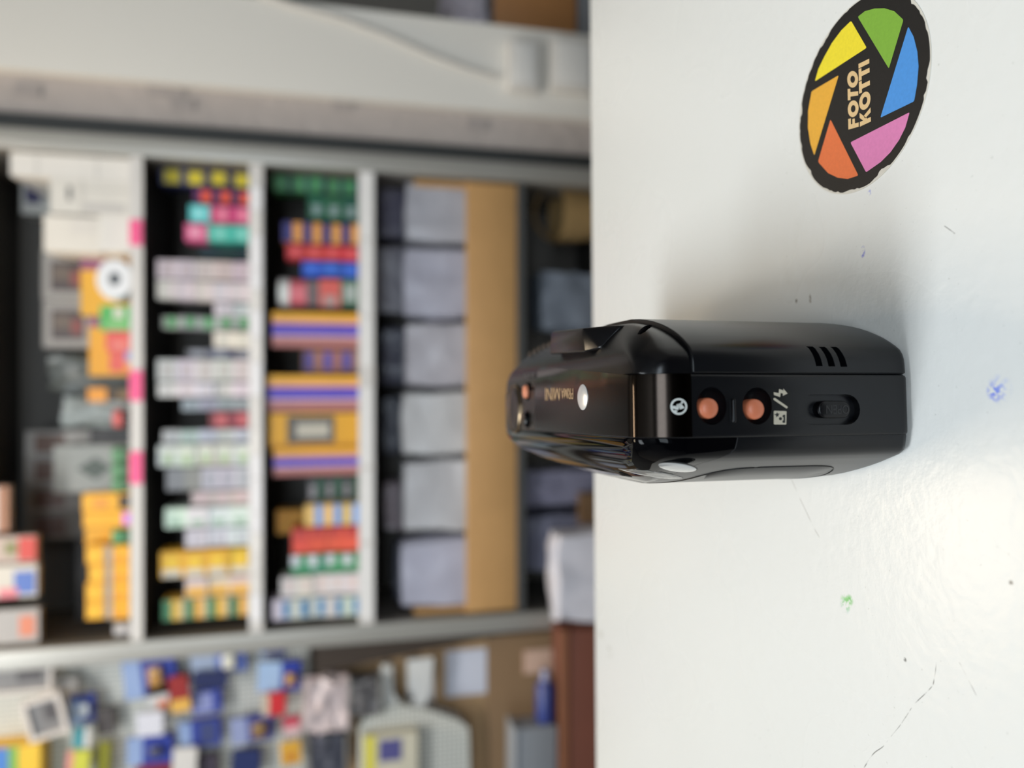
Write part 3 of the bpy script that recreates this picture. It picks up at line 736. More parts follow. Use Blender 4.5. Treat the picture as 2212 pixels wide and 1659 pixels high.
sh2 = [(352, 404, 345, [(4, 'navy and yellow', NAVY, [(.1, .9, .18, .82, (228, 206, 40))])], .05),
 (405, 440, 418, [(3, 'purple and orange-red', (86, 40, 90), [(.05, .85, .12, .62, (236, 84, 44))])], .02),
 (441, 480, 408, [(2, 'pink', (206, 70, 120), [(.1, .9, .2, .6, (236, 130, 160))]), (1, 'cyan', (90, 196, 206), [(.2, .8, .3, .8, (150, 226, 228))])], .006),
 (482, 522, 398, [(2, 'turquoise', (74, 186, 172), [(.1, .9, .25, .6, (130, 210, 196))]), (1, 'pink', (222, 90, 140), [(.2, .8, .3, .8, (240, 160, 186))])], .006),
 (524, 556, 430, [(3, 'dark teal', (30, 66, 72), [])], .09),  # dark colour stands in for the shadow behind the front columns
 (562, 605, 338, [(5, 'pale pinkish white', (206, 196, 196), txt((186, 168, 168)))], .006),
 (606, 650, 338, [(5, 'pale grey-pink', (212, 200, 200), [(.1, .9, .1, .32, (226, 208, 212))])], .006),
 (652, 682, 462, [(2, 'light grey', (206, 206, 210), txt((178, 178, 186)))], .006),
 (683, 712, 350, [(5, 'grey and green', (176, 180, 174), [(.1, .95, .2, .75, (84, 156, 96))])], .03),
 (714, 752, 460, [(2, 'cream white', (226, 224, 208), txt((206, 204, 190)))], .006),
 (753, 774, 402, [(3, 'grey-blue', (122, 124, 140), [(.1, .9, .2, .8, (176, 178, 190))])], .05),
 (776, 824, 338, [(5, 'white', (214, 208, 206), txt((190, 176, 170)))], .006),
 (825, 858, 340, [(5, 'bright white', (222, 218, 216), txt((200, 190, 190)))], .006),
 (860, 888, 392, [(4, 'blue-grey', (166, 172, 178), txt((130, 140, 146)))], .04),
 (889, 926, 452, [(2, 'dark red', (140, 54, 60), [(.1, .9, .2, .7, (196, 96, 100))])], .03),
 (928, 958, 350, [(5, 'light blue-grey', (196, 202, 206), txt((168, 176, 182)))], .02),
 (960, 1008, 340, [(5, 'white and pale green', (206, 210, 202), [(.1, .6, .2, .7, (176, 196, 160)), (.6, .9, .1, .9, (222, 226, 216))])], .006),
 (1010, 1060, 358, [(3, 'silver grey', (190, 194, 198), txt((150, 156, 164))), (2, 'dim grey', (140, 140, 146), [])], .02),
 (1062, 1094, 412, [(3, 'pinkish grey', (206, 186, 188), [(.2, .9, .2, .8, (220, 196, 198))])], .03),
 (1096, 1140, 355, [(4, 'white and mint', (216, 222, 218), [(.1, .4, .2, .8, (160, 190, 170))])], .006),
 (1142, 1184, 400, [(3, 'white', (216, 214, 222), txt((186, 184, 196)))], .02),
 (1188, 1246, 345, [(4, 'yellow and white', (222, 176, 50), [(.0, .3, .1, .9, (214, 206, 190)), (.35, .8, .2, .8, (236, 196, 60))])], .006),
 (1248, 1290, 400, [(3, 'white and orange-yellow', (214, 204, 194), [(.05, .55, .05, .95, (232, 178, 70))])], .006),
 (1292, 1338, 350, [(4, 'green and amber', (226, 172, 64), [(0, 1, .6, 1, (70, 130, 92)), (0, 1, 0, .22, (196, 186, 150))])], .006)]
for i, (a, b, pt, items, dy) in enumerate(sh2): stack(2, mid, i, a, b, pt, items, dy=dy)
low = 'lower film shelf'
PUR = (84, 66, 188); ORG = (224, 160, 40)
STRIPE = [(0, .28, 0, 1, (176, 112, 108)), (.28, .34, 0, 1, (220, 190, 196)), (.34, .66, 0, 1, PUR), (.66, .78, 0, 1, (226, 160, 130)), (.78, 1, 0, 1, (230, 168, 36))]
sh3 = [(368, 418, 592, [(5, 'green and navy', (62, 132, 84), [(0, 1, 0, .16, (44, 46, 92)), (.2, .8, .3, .7, (80, 150, 100))])], .05),
 (420, 476, 665, [(3, 'dark green', (24, 92, 60), [(.2, .6, .25, .75, (140, 160, 160))])], .03),
 (480, 526, 610, [(4, 'orange and navy', (228, 164, 74), [(0, 1, .48, 1, (58, 54, 120))])], .012),
 (528, 562, 618, [(4, 'red', (200, 48, 52), [(.2, .8, .25, .75, (226, 90, 92))])], .006),
 (563, 598, 652, [(3, 'royal blue', (32, 84, 190), [(.2, .8, .25, .75, (60, 112, 220))])], .006)]
for i, (a, b, pt, items, dy) in enumerate(sh3): stack(3, low, i, a, b, pt, items, dy=dy)
def shelf_item(shelf, name, label, cat, x0, x1, y0, y1, base, cells=(), dy=.008, dep=.06, ground=True, group=None, z_from=None):
    Yf = YS + dy; zt = SZ(x0, Yf); zb = (ZT[shelf] if ground else (z_from if z_from is not None else SZ(x1, Yf)))
    pm = (x0 + x1) / 2; o = carton(name, SX(pm, y1, Yf), SX(pm, y0, Yf), Yf, dep, zb, zt, base, cells); tag(o, label, cat, group); return o
shelf_item(3, 'film_carton', 'green and white carton at the foot of the short mixed stack', 'carton', 736, 777, 604, 662, (70, 110, 86), [(.2, .8, .2, .8, (170, 180, 176))])
zg = SZ(736, YS + .008)
shelf_item(3, 'film_carton', 'salmon red carton standing on a green and white one', 'carton', 690, 736, 604, 662, (214, 96, 88), [(0, .4, .2, .8, (176, 150, 146))], ground=False, z_from=zg + .0003)
zg2 = SZ(690, YS + .008)
shelf_item(3, 'film_carton', 'dim grey carton in the middle of the short mixed stack on the lower film shelf', 'carton', 662, 690, 606, 660, (110, 96, 98), ground=False, z_from=zg2 + .0003)
# white and pink round cap lying on that stack
def can(name, label, cat, cx, cy, z0, r, h, c1, c2, group=None):
    t = empty(name, (cx, cy, z0)); tag(t, label, cat, group)
    def cyl(nm, r_, za, zb, mt):
        n = 20; V = [(r_ * math.cos(2 * math.pi * k / n), r_ * math.sin(2 * math.pi * k / n), z) for z in (za, zb) for k in range(n)]
        F = [(k, (k + 1) % n, n + (k + 1) % n, n + k) for k in range(n)] + [tuple(range(n))[::-1], tuple(range(n, 2 * n))]
        return obj(nm, V, F, mt, t, 50)
    cyl('body', r, 0, h * .62, mat(c1, .35)); cyl('lid', r * 1.03, h * .62, h, mat(c2, .35)); return t
x_, Yc = SX(630, 633, YS + .04), YS + .04
can('film_canister', 'white-topped pink film canister on the short mixed stack', 'canister', x_, Yc, SZ(662, YS + .008) + .0005, .030, SZ(602, YS + .01) - SZ(662, YS + .01), (224, 120, 130), (226, 228, 224))
tall = [(676, 750, 588, 'nearer the right post, left of the white-topped canister', 0), (811, 888, 576, 'in the middle of the lower film shelf', 0), (968, 1026, 590, 'left of the yellow photo box', .006)]
for a, b, pt, wh, dy in tall:
    shelf_item(3, 'film_carton', 'tall orange and purple striped carton ' + wh, 'carton', pt, 777, a, b, (196, 130, 110), STRIPE, dy=.008 + dy)
shelf_item(3, 'photo_box', 'tall yellow box with a grey photo on its front, lower film shelf', 'box', 580, 777, 892, 966, (224, 164, 38), [(.12, .92, .28, .80, (90, 86, 82)), (.3, .7, .34, .7, (190, 184, 170)), (.0, .12, 0, 1, (204, 140, 20))])
z_ = ZT[3]
for n0, (a, b, pt, items, dy) in enumerate([(754, 806, 652, [(3, 'small orange and purple', (190, 140, 110), [(.1, .9, .4, .9, (108, 96, 190))])], .07),
 (1030, 1088, 665, [(3, 'black and green', (48, 84, 66), [(0, 1, .5, 1, (70, 72, 74)), (.2, .7, .55, .9, (150, 146, 150))])], .05),
 (1090, 1138, 658, [(3, 'pale blue and orange', (236, 190, 110), [(0, 1, 0, .45, (128, 168, 228))])], .006),
 (1140, 1196, 630, [(4, 'orange-red', (230, 92, 72), [(.6, 1, .1, .9, (190, 66, 62))])], .006),
 (1198, 1240, 628, [(4, 'green and white', (64, 150, 108), [(.4, 1, .5, 1, (216, 220, 226))])], .006),
 (1242, 1288, 606, [(5, 'cream white', (222, 218, 214), [(.3, .8, .2, .7, (226, 206, 200))])], .006),
 (1290, 1337, 588, [(5, 'white and blue', (206, 206, 206), [(.1, .9, .0, .42, (84, 140, 186))])], .006)]):
    stack(3, low, (7, 11, 12, 13, 14, 15, 16)[n0], a, b, pt, items, dy=dy)
shelf_item(3, 'film_carton', 'deep yellow carton pushed back behind the pale blue and orange stack', 'carton', 598, 777, 1100, 1150, (224, 160, 30), dy=.09)

# top shelf ------------------------------------------------------------
T = lambda *a, **k: shelf_item(1, *a, **k)
T('carton_box', 'tall plain white box against the right post on the top shelf', 'box', 22, 286, 336, 386, (226, 222, 216), [(.05, .95, .78, .8, (206, 202, 196)), (.05, .95, .3, .31, (200, 196, 190))], dep=.2)
T('carton_box', 'pale box with grey printed lines beside the tall white box', 'box', 108, 286, 388, 464, (220, 216, 208), [(.38, .78, .74, .8, (120, 118, 116)), (.1, .32, .1, .58, (196, 192, 188)), (.0, 1, .62, .63, (196, 190, 184)), (.7, .73, .0, .7, (190, 186, 180))], dep=.15)
T('carton_box', 'small white box with a navy emblem standing behind the pale box', 'box', 46, 286, 390, 467, (214, 214, 210), [(.3, .8, .86, .97, (70, 66, 110))], dy=.2, dep=.06)
zb_ = SZ(214, YS + .008)
T('carton_box', 'lower of the two stacked cream boxes on the top shelf', 'box', 214, 286, 467, 545, (232, 228, 220), [(.06, .94, .1, .9, (226, 222, 216))], dep=.12)
o_ = T('carton_box', 'upper of the two stacked cream boxes on the top shelf', 'box', 94, 213, 467, 545, (228, 222, 212), [(.5, .96, .08, .5, (222, 216, 208))], dep=.12, ground=False, z_from=zb_ + .0003)
PIC = [(.18, .8, .62, .92, (88, 76, 74)), (.3, .6, .64, .74, (150, 80, 74)), (.4, .7, .74, .9, (120, 104, 92))]
T('photo_frame_box', 'grey box with a dark red picture, nearer the cream boxes', 'box', 90, 286, 546, 648, (170, 164, 158), PIC, dy=.15, dep=.06)
T('photo_frame_box', 'grey box with a dark red picture, nearer the dull green bag', 'box', 92, 286, 650, 752, (166, 160, 154), PIC, dy=.15, dep=.06)
T('slim_carton', 'slim amber carton with purple end behind the white roll', 'carton', 174, 286, 560, 682, (238, 176, 46), [(.8, 1, .6, 1, (150, 80, 120))], dy=.10, dep=.04)
T('slim_carton', 'slim amber carton with purple end behind the red cartons', 'carton', 192, 286, 690, 812, (236, 172, 44), [(.86, 1, .6, 1, (150, 80, 120))], dy=.10, dep=.04)
# white roll lying with its end towards the counter
rz_ = (SZ(205, YS + .01) - ZT[1]) / 2; xr = SX(245, 602, YS + .01)
t = empty('tape_roll', (xr, YS + .012, ZT[1])); tag(t, 'white roll with a dark core hole on the top shelf', 'roll')
n = 28; V = []; F = []
for r_, y_ in ((.3, 0), (.9, 0), (1, .006), (1, .05), (.3, .05)):
    for k in range(n): a = 2 * math.pi * k / n; V.append((rz_ * 1.2 * r_ * math.cos(a), y_, rz_ + rz_ * r_ * math.sin(a)))
for i in range(4):
    for k in range(n): F.append((i * n + k, i * n + (k + 1) % n, (i + 1) * n + (k + 1) % n, (i + 1) * n + k))
obj('roll', V, F, mat((228, 230, 234), .4, var=.05), t, 50)
V = [(rz_ * 1.2 * .3 * math.cos(2 * math.pi * k / n), .004, rz_ + rz_ * .3 * math.sin(2 * math.pi * k / n)) for k in range(n)]
obj('core', V, [tuple(range(n))], mat((70, 78, 86), .6), t)
T('film_carton', 'bright green carton beside the white roll on the top shelf', 'carton', 216, 286, 660, 714, (84, 176, 92), [(.0, .4, .2, .8, (130, 190, 120)), (.5, .9, .3, .6, (216, 214, 200))], dep=.06)
T('film_carton', 'coral red carton next to the green carton on the top shelf', 'carton', 228, 286, 716, 758, (222, 92, 84), [(.1, .5, .2, .8, (226, 130, 120))], dep=.06)
T('film_carton', 'coral red carton with a blue and amber foot on the top shelf', 'carton', 236, 286, 759, 802, (218, 96, 86), [(.0, .5, 0, .35, (226, 150, 70)), (.5, 1, 0, .35, (130, 140, 196))], dep=.06)
def bundle(name, label, cat, x0, x1, y0, y1, z0, z1, c, amp=.006, seed=0, group=None, rough=.3, shear=0.0, parts=True):
    """a soft plastic-wrapped packet: rounded, creased box"""
    bm = bmesh.new(); bmesh.ops.create_cube(bm, size=1.0); bmesh.ops.subdivide_edges(bm, edges=bm.edges[:], cuts=7, use_grid_fill=True)
    w, d, h = x1 - x0, y1 - y0, z1 - z0
    for v in bm.verts:
        p = v.co * 2; q = Vector((p.x * (1 - .10 * (p.y ** 2 + p.z ** 2) / 2), p.y * (1 - .12 * (p.x ** 2 + p.z ** 2) / 2), p.z * (1 - .06 * (p.x ** 2 + p.y ** 2) / 2)))
        nz = noise.noise_vector(Vector((p.x * 1.6 + seed * 7.3, p.y * 1.6, p.z * 1.6 + seed))) * amp + noise.noise_vector(Vector((p.x * 4 + seed, p.y * 4, p.z * 4))) * amp * .5
        x = q.x * w / 2 + shear * h * (q.z + 1) / 2 + nz.x; y = q.y * d / 2 + nz.y; z = h / 2 + q.z * h / 2 + nz.z * .6
        v.co = (x, y, max(0, z) if q.z > -.9 else 0)
    o = from_bm(name, bm, mat(c, rough, var=.10, scale=18, bump=.18, bscale=22), None, True, ((x0 + x1) / 2, (y0 + y1) / 2, z0)); tag(o, label, cat, group); return o
def bundle_px(name, label, cat, x0, x1, ya, yb, Yf, dep, zb, c, **k):
    pm = (x0 + x1) / 2; return bundle(name, label, cat, SX(pm, yb, Yf) + .004, SX(pm, ya, Yf) - .004, Yf, Yf + dep, zb, SZ(x0, Yf), c, **k)
bundle_px('plastic_bag', 'dull green-grey plastic bag heaped at the back of the top shelf', 'bag', 100, 286, 762, 850, YS + .14, .10, ZT[1], (96, 100, 96), amp=.014, seed=3)
bundle_px('plastic_bag', 'pale grey-green plastic bag beside the black cartons on the top shelf', 'bag', 128, 286, 852, 928, YS + .14, .10, ZT[1], (168, 174, 170), amp=.014, seed=5)
T('film_carton', 'small black and orange carton right of the red capped can, top shelf', 'carton', 184, 286, 838, 868, (60, 46, 30), [(0, 1, .6, .95, (222, 150, 50)), (.2, .8, .1, .4, (120, 96, 60))], dy=.05, dep=.05)
can('film_canister', 'salmon red capped can among black cartons on the top shelf', 'canister', SX(262, 903, YS + .03), YS + .03, ZT[1], .018, SZ(243, YS + .01) - ZT[1], (60, 40, 40), (222, 110, 108))
T('film_carton', 'slim black carton left of the red capped can, top shelf', 'carton', 194, 286, 926, 956, (24, 22, 24), [(.1, .9, .6, .8, (40, 38, 40))], dy=.03, dep=.05)
for k, (a, b, wh) in enumerate(((930, 984, 'rightmost'), (985, 1045, 'second from the right'), (1047, 1103, 'third from the right'), (1105, 1162, 'leftmost'))):
    s = 176 - 22 * k
    T('photo_frame_box', 'dim grey box with a brown picture, %s of four at the back' % wh, 'box', 55, 286, a, b, (s, s - 6, s - 12), [(.15, .85, .70, .93, (122 - 12 * k, 92 - 10 * k, 78 - 8 * k))], dy=.19, dep=.06, group='four grey picture boxes at the back of the top shelf')
d_ = T('carton_box', 'pale box with a dark diamond print behind the green canisters', 'box', 116, 286, 962, 1062, (166, 166, 160), [], dy=.12, dep=.05)
w_, h_ = d_.dimensions.x, d_.dimensions.z
ob = obj('diamond_print', [(0, -.0006, h_ * .38), (w_ * .24, -.0006, h_ * .56), (0, -.0006, h_ * .76), (-w_ * .24, -.0006, h_ * .56)], [(0, 1, 2, 3)], mat((92, 100, 92), .5), d_)
for k, (a, b, wh) in enumerate(((964, 998, 'nearest the black carton'), (999, 1030, 'in the middle of three'), (1031, 1062, 'nearest the amber cartons'))):
    can('film_canister', 'green-lidded film canister ' + wh, 'canister', SX(262, (a + b) / 2, YS + .03), YS + .03, ZT[1], .0155, SZ(240, YS + .01) - ZT[1], (84, 120, 92), (110, 160, 120), 'green film canisters on the top shelf')
AM = (240, 176, 36)
T('film_carton', 'tall amber carton with orange print left of the green canisters', 'carton', 178, 286, 1066, 1104, AM, [(.2, .7, .5, .8, (226, 150, 60)), (.1, .9, .05, .3, (60, 44, 24))], dep=.05)
T('film_carton', 'tall amber carton with a lilac foot on the top shelf', 'carton', 180, 286, 1106, 1138, AM, [(.1, .9, 0, .22, (200, 120, 220))], dep=.05)
T('film_carton', 'amber carton with purple edge standing behind the lone green canister', 'carton', 184, 286, 1140, 1176, AM, [(.1, .9, .3, .48, (130, 40, 120))], dy=.06, dep=.05)
can('film_canister', 'lone green-lidded canister in front of an amber carton', 'canister', SX(262, 1158, YS + .03), YS + .03, ZT[1], .0155, SZ(240, YS + .01) - ZT[1], (70, 120, 84), (104, 170, 124))
RW = ['rightmost', 'second-rightmost', 'second-leftmost', 'leftmost']
zrow = SZ(236, YS + .008)
for k in range(4):
    a = 1179 + 40 * k
    T('film_carton', '%s amber carton of the lower row in the block by the left post' % RW[k], 'carton', 237, 286, a, a + 38, AM, [(0, 1, 0, .16, (90, 60, 40)), (.1, .5, .4, .8, (236, 160, 40)), (0, 1, .9, 1, (200, 190, 180))], dep=.056, group='amber cartons, lower row of the block on the top shelf')
    T('film_carton', '%s amber carton of the upper row in the block by the left post' % RW[k], 'carton', 186 + (6 if k == 1 else 0), 236, a, a + 38, AM, [(0, 1, 0, .2, (150, 140, 130)), (.15, .7, .35, .9, (246, 190, 50))], dep=.056, ground=False, z_from=zrow + .0003, group='amber cartons, upper row of the block on the top shelf')
can('film_canister', 'small white film canister next to the left post on the top shelf', 'canister', SX(262, 1358, YS + .03), YS + .03, ZT[1], .0135, SZ(244, YS + .01) - ZT[1], (180, 178, 180), (206, 204, 206))
T('carton_box', 'dark brown box behind the amber cartons', 'box', 165, 286, 1166, 1338, (44, 38, 34), dy=.16, dep=.1)

# packs hanging at the upper left, in front of the top shelf
zt_ = SZ(30, YS + DEP) - .014
def hanging(name, label, x0, x1, y0, y1, base, cells, Yf):
    pm = (x0 + x1) / 2; xa, xb = SX(pm, y1, Yf), SX(pm, y0, Yf); zb = SZ(x1, Yf); ztop = min(SZ(x0, Yf), zt_ - .02)
    o = carton(name, xa, xb, Yf, .02, zb, ztop, base, cells); tag(o, label, 'pack', 'packs hanging at the upper left')
    w, h = xb - xa, ztop - zb
    tube('hook', [(0, .01, h - .004), (0, .01, zt_ - zb)], .002, M_alu, o, 6); return o
hanging('hanging_pack', 'white pack hanging beside the red one, upper left corner', -60, 18, 1052, 1150, (206, 198, 196), [(0, 1, 0, .3, (160, 110, 80))], YS + .012)
hanging('hanging_pack', 'red and white pack hanging above the dark gap', -60, 78, 1160, 1216, (190, 170, 160), [(.05, .95, .0, .28, (206, 70, 60)), (.3, .8, .3, .5, (130, 130, 80))], YS + .012)
hanging('hanging_pack', 'white pack with a blue square hanging at upper left', -60, 80, 1222, 1292, (206, 200, 190), [(.1, .8, .03, .36, (86, 116, 190)), (0, .3, .3, .6, (220, 130, 140))], YS + .012)
hanging('hanging_pack', 'clear grey pack with an orange base hanging by the left post', -60, 84, 1318, 1392, (172, 168, 166), [(.2, .8, .06, .3, (214, 130, 100))], YS + .012)

# wooden tray of wrapped bundles ----------------------------------------
M_wood = mat((186, 144, 92), .55, var=.10, scale=14, bump=.1, bscale=40)
tr = empty('wooden_tray', ((XL + XR) / 2, YS + .1, Z4)); tag(tr, 'pale wooden tray holding a row of wrapped grey bundles', 'tray')
zf = SZ(1008); x0_, x1_ = XL + .006, XR - .006
box('front_board', x0_, x1_, YS + .001, YS + .013, Z4 + .0005, zf, M_wood, tr, .0015)
box('base_board', x0_ + .0125, x1_ - .0125, YS + .0135, YS + .27, Z4 + .0005, Z4 + .010, M_wood, tr)
for a in (x0_, x1_ - .012): box('side_board', a, a + .012, YS + .0135, YS + .27, Z4 + .0005, SZ(895, YS + .02), M_wood, tr)
LV = (176, 174, 186)
fb = [(384, 530, 876, 'nearest the right post'), (532, 690, 872, 'second from the right post'), (692, 840, 876, 'third from the right post'), (842, 986, 868, 'fourth from the right post'), (990, 1154, 872, 'fifth from the right post'), (1160, 1318, 866, 'nearest the left post')]
for k, (a, b, pt, wh) in enumerate(fb):
    c = ((172, 172, 180), (170, 170, 184), (174, 172, 180), (190, 190, 192), (186, 186, 190), (180, 180, 196))[k]
    bundle_px('wrapped_bundle', 'grey plastic-wrapped bundle in the wooden tray, front row, %s' % wh, 'bundle', pt, 1010, a, b, YS + .022, .08, Z4 + .0105, c, amp=.008, seed=k + 1, group='front row of wrapped bundles in the wooden tray')
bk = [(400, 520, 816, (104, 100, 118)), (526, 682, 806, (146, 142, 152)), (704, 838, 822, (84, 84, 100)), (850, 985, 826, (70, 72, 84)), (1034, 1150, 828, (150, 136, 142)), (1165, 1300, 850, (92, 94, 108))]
for k, (a, b, pt, c) in enumerate(bk):
    wh = ('nearest the right post', 'second from the right post', 'third from the right post', 'fourth from the right post', 'fifth from the right post', 'nearest the left post')[k]
    bundle_px('wrapped_bundle', 'darker wrapped bundle in the wooden tray, back row, %s' % wh, 'bundle', pt, 1010, a, b, YS + .13, .09, Z4 + .0105, c, amp=.008, seed=k + 11, group='back row of wrapped bundles in the wooden tray')
# dark shelf underneath
Z5 = SZ(1330)
bundle_px('wrapped_bundle', 'tall lavender grey bundle on the dark shelf under the tray', 'bundle', 1136, 1300, 1012, 1100, YS + .03, .12, Z5, (120, 120, 140), amp=.008, seed=21)
bundle_px('wrapped_bundle', 'wide slate grey bundle under the tray, beside the white bag', 'bundle', 1138, 1300, 1104, 1240, YS + .03, .12, Z5, (104, 106, 124), amp=.008, seed=22)
bundle_px('wrapped_bundle', 'blue-grey plastic bundle under the right end of the tray', 'bundle', 1168, 1300, 582, 720, YS + .03, .14, Z5, (112, 120, 132), amp=.012, seed=23)
carton_ = carton('carton_box', SX(1268, 1132, YS + .004), SX(1268, 1066, YS + .004), YS + .004, .024, Z5, SZ(1254, YS + .004), (110, 86, 62)); tag(carton_, 'small brown box in front of the lavender bundle under the tray', 'box')
bk_ = empty('wicker_basket', (SX(1230, 462, YS + .08), YS + .09, Z5)); tag(bk_, 'tan basket in the dark right end of the lowest shelf', 'basket')
V = []; F = []; n = 24
for r_, z_ in ((.055, 0), (.064, .06), (.07, .12), (.066, .12), (.055, .02)):
    for k in range(n): a = 2 * math.pi * k / n; V.append((r_ * math.cos(a), r_ * math.sin(a), z_))
for i in range(4):
    for k in range(n): F.append((i * n + k, i * n + (k + 1) % n, (i + 1) * n + (k + 1) % n, (i + 1) * n + k))
F.append(tuple(range(n))[::-1]); F.append(tuple(range(4 * n, 5 * n)))
obj('body', V, F, mat((150, 122, 78), .8, var=.25, scale=50, bump=.6, bscale=90), bk_, 50)
hp = [(.066 * math.cos(math.pi * i / 10), 0, .115 + .06 * math.sin(math.pi * i / 10)) for i in range(11)]
tube('handle', hp, .005, mat((120, 96, 60), .8, var=.2), bk_)

# ------------------------------------------------------------------ right of the shelves: pillar, cable, drawers
YP = YS - .005
structure(box('wall_strip', XR + PW + .037, SX(640, 205, YP) + .002, YS + .02, 2.2, 0, 2.75, mat((176, 166, 160), .75, var=.08, scale=10, bump=.3, bscale=30)))
xpa, xpb = SX(640, 202, YP), SX(640, 4, YP)
structure(box('wall_pillar', xpa, xpb, YP, 2.2, 0, 2.75, M_white))
# dark strip standing in for the shaded gap between post and wall
structure(box('gap_shade', XR + PW + .002, XR + PW + .036, YS + .01, YS + .05, 0, 2.6, mat((48, 50, 50), .6)))
for px, py, s in ((60, 195, .02), (360, 190, .03), (395, 225, .02), (740, 225, .02), (1030, 270, .02)):
    p = on_y(px, py, YS + .02); structure(box('trim_2', p.x - s * .6, p.x + s * .6, YS + .016, YS + .0205, p.z - s * 1.2, p.z + s * 1.2, mat((160, 152, 148), .8, var=.1, scale=40)))
cpts = [on_y(x, y, YP - .007) for x, y in ((480, -40), (640, 14), (740, 42), (840, 80), (930, 120), (1010, 150), (1074, 168))]
tag(tube('cable', cpts, .006, mat((206, 202, 196), .5), None, 10), 'thick white cable curving down the white pillar to the socket boxes', 'cable')
for (xa, xb), lb in (((1092, 1160), 'upper white socket box on the pillar under the cable'), ((1182, 1275), 'lower white socket box on the pillar just above the counter edge')):
    a = on_y(xa, 200, YP); b = on_y(xb, 100, YP); 
    t = empty('socket_box', ((a.x + b.x) / 2, YP, b.z)); tag(t, lb, 'socket')
    box('housing', a.x, b.x, YP - .03, YP - .0005, b.z, a.z, mat((214, 210, 204), .4), t, .004)
    box('cover_plate', a.x + .012, b.x - .012, YP - .033, YP - .0302, b.z + .012, a.z - .012, mat((224, 222, 218), .35), t, .001)
# drawers and papers in the dark corner
xd0 = xpb + .004; a = on_y(1065, 20, YS + .10); b = on_y(1245, 20, YS + .10)
dr = empty('drawer_cabinet', (xd0 + .22, YS + .3, 0)); tag(dr, 'brown wooden drawer cabinet in the dark corner right of the pillar', 'cabinet')
box('body', xd0, xd0 + .45, YS + .115, YS + .5, 0, a.z, mat((90, 86, 84), .6), dr)
box('drawer', xd0 + .004, xd0 + .446, YS + .10, YS + .1145, b.z, a.z - .004, mat((160, 112, 66), .5, var=.12, scale=12), dr, .002)
box('drawer', xd0 + .004, xd0 + .446, YS + .10, YS + .1145, b.z - .2, b.z - .006, mat((110, 112, 116), .5), dr, .002)
for k, (w, rz) in enumerate(((.10, .3), (.13, -.2), (.09, .1))):
    v0 = xd0 + .03 + k * .05
    o = bundle('crumpled_paper', ('crumpled pale paper at the front edge of the drawer cabinet', 'crumpled lilac-grey paper in the middle of the drawer cabinet top', 'crumpled paper scrap furthest along the drawer cabinet top')[k], 'paper', v0, v0 + .045, YS + .13 + .03 * k, YS + .2 + .03 * k, a.z + .0005, a.z + .07 + .02 * k, (190, 184, 194), amp=.014, seed=40 + k, rough=.6)

# ------------------------------------------------------------------ left of the shelves: pegboard with packs
YB = YS + .07
def peg_material():
    mt = bpy.data.materials.new('pegboard'); mt.use_nodes = True; nt = mt.node_tree; N = nt.nodes; L = nt.links; b = N['Principled BSDF']
    tc = N.new('ShaderNodeTexCoord'); vm = N.new('ShaderNodeVectorMath'); vm.operation = 'MULTIPLY'; vm.inputs[1].default_value = (95, 0, 95); L.new(tc.outputs['Object'], vm.inputs[0])
    fr = N.new('ShaderNodeVectorMath'); fr.operation = 'FRACTION'; L.new(vm.outputs[0], fr.inputs[0])
    sb = N.new('ShaderNodeVectorMath'); sb.operation = 'SUBTRACT'; sb.inputs[1].default_value = (.5, 0, .5); L.new(fr.outputs[0], sb.inputs[0])
    ln = N.new('ShaderNodeVectorMath'); ln.operation = 'LENGTH'; L.new(sb.outputs[0], ln.inputs[0])
    mr = N.new('ShaderNodeMapRange'); mr.inputs[1].default_value = .24; mr.inputs[2].default_value = .30; L.new(ln.outputs['Value'], mr.inputs[0])
    mx = N.new('ShaderNodeMix'); mx.data_type = 'RGBA'; mx.inputs[6].default_value = lin((112, 114, 110)); mx.inputs[7].default_value = lin((212, 212, 204)); L.new(mr.outputs[0], mx.inputs[0]); L.new(mx.outputs[2], b.inputs['Base Color']); b.inputs['Roughness'].default_value = .5
    return mt
M_peg = peg_material()
xl1 = XL - PW - .002; xl0 = SX(200, 1659, YB) - .15
pb = empty('pegboard', ((xl0 + xl1) / 2, YB, SZ(655, YB))); tag(pb, 'white perforated pegboard crowded with blue packs left of the shelves', 'pegboard')
box('panel', xl0, xl1, YB, YB + .012, SZ(655, YB), 2.2, M_peg, pb)
box('bottom_rail', xl0, xl1, YB - .004, YB + .014, SZ(668, YB), SZ(655, YB) - .0005, M_alu, pb)
for a in (xl0 + .02, xl1 - .05): box('wall_bracket', a, a + .03, YB + .0125, 2.199, 1.9, 1.93, M_alu, pb)
def pack(label, x0, x1, y0, y1, base, cells=(), dy=.03, rz=0.0, blister=None, cat='pack'):
    Yf = YB - dy; pm = (x0 + x1) / 2; xa, xb = SX(pm, y1, Yf), SX(pm, y0, Yf); za, zb = SZ(x1, Yf), SZ(x0, Yf); w, h = xb - xa, zb - za
    o = carton('blister_pack', xa, xb, Yf, .008, za, zb, base, cells); tag(o, label, cat)
    if blister:
        u0, u1, v0, v1, c = blister; bm = bmesh.new()
        vs = [bm.verts.new(q) for q in boxv(-w / 2 + w * u0, -w / 2 + w * u1, -.014, -.0005, h * v0, h * v1)]
        for f in BF: bm.faces.new([vs[i] for i in f])
        bmesh.ops.bevel(bm, geom=bm.edges[:], offset=.004, segments=2, profile=.5, affect='EDGES'); from_bm('blister', bm, mat(c, .2, coat=.5), o, True)
    o.rotation_euler.y = math.radians(((len(label) * 37) % 19) - 9) * .8
    tube('peg_hook', [(0, .008, h - .006), (0, dy - .0005, h - .006)], .0022, M_alu, o, 6)
    return o
BL = (44, 62, 158); LB = (150, 172, 214); OR = (186, 140, 80)
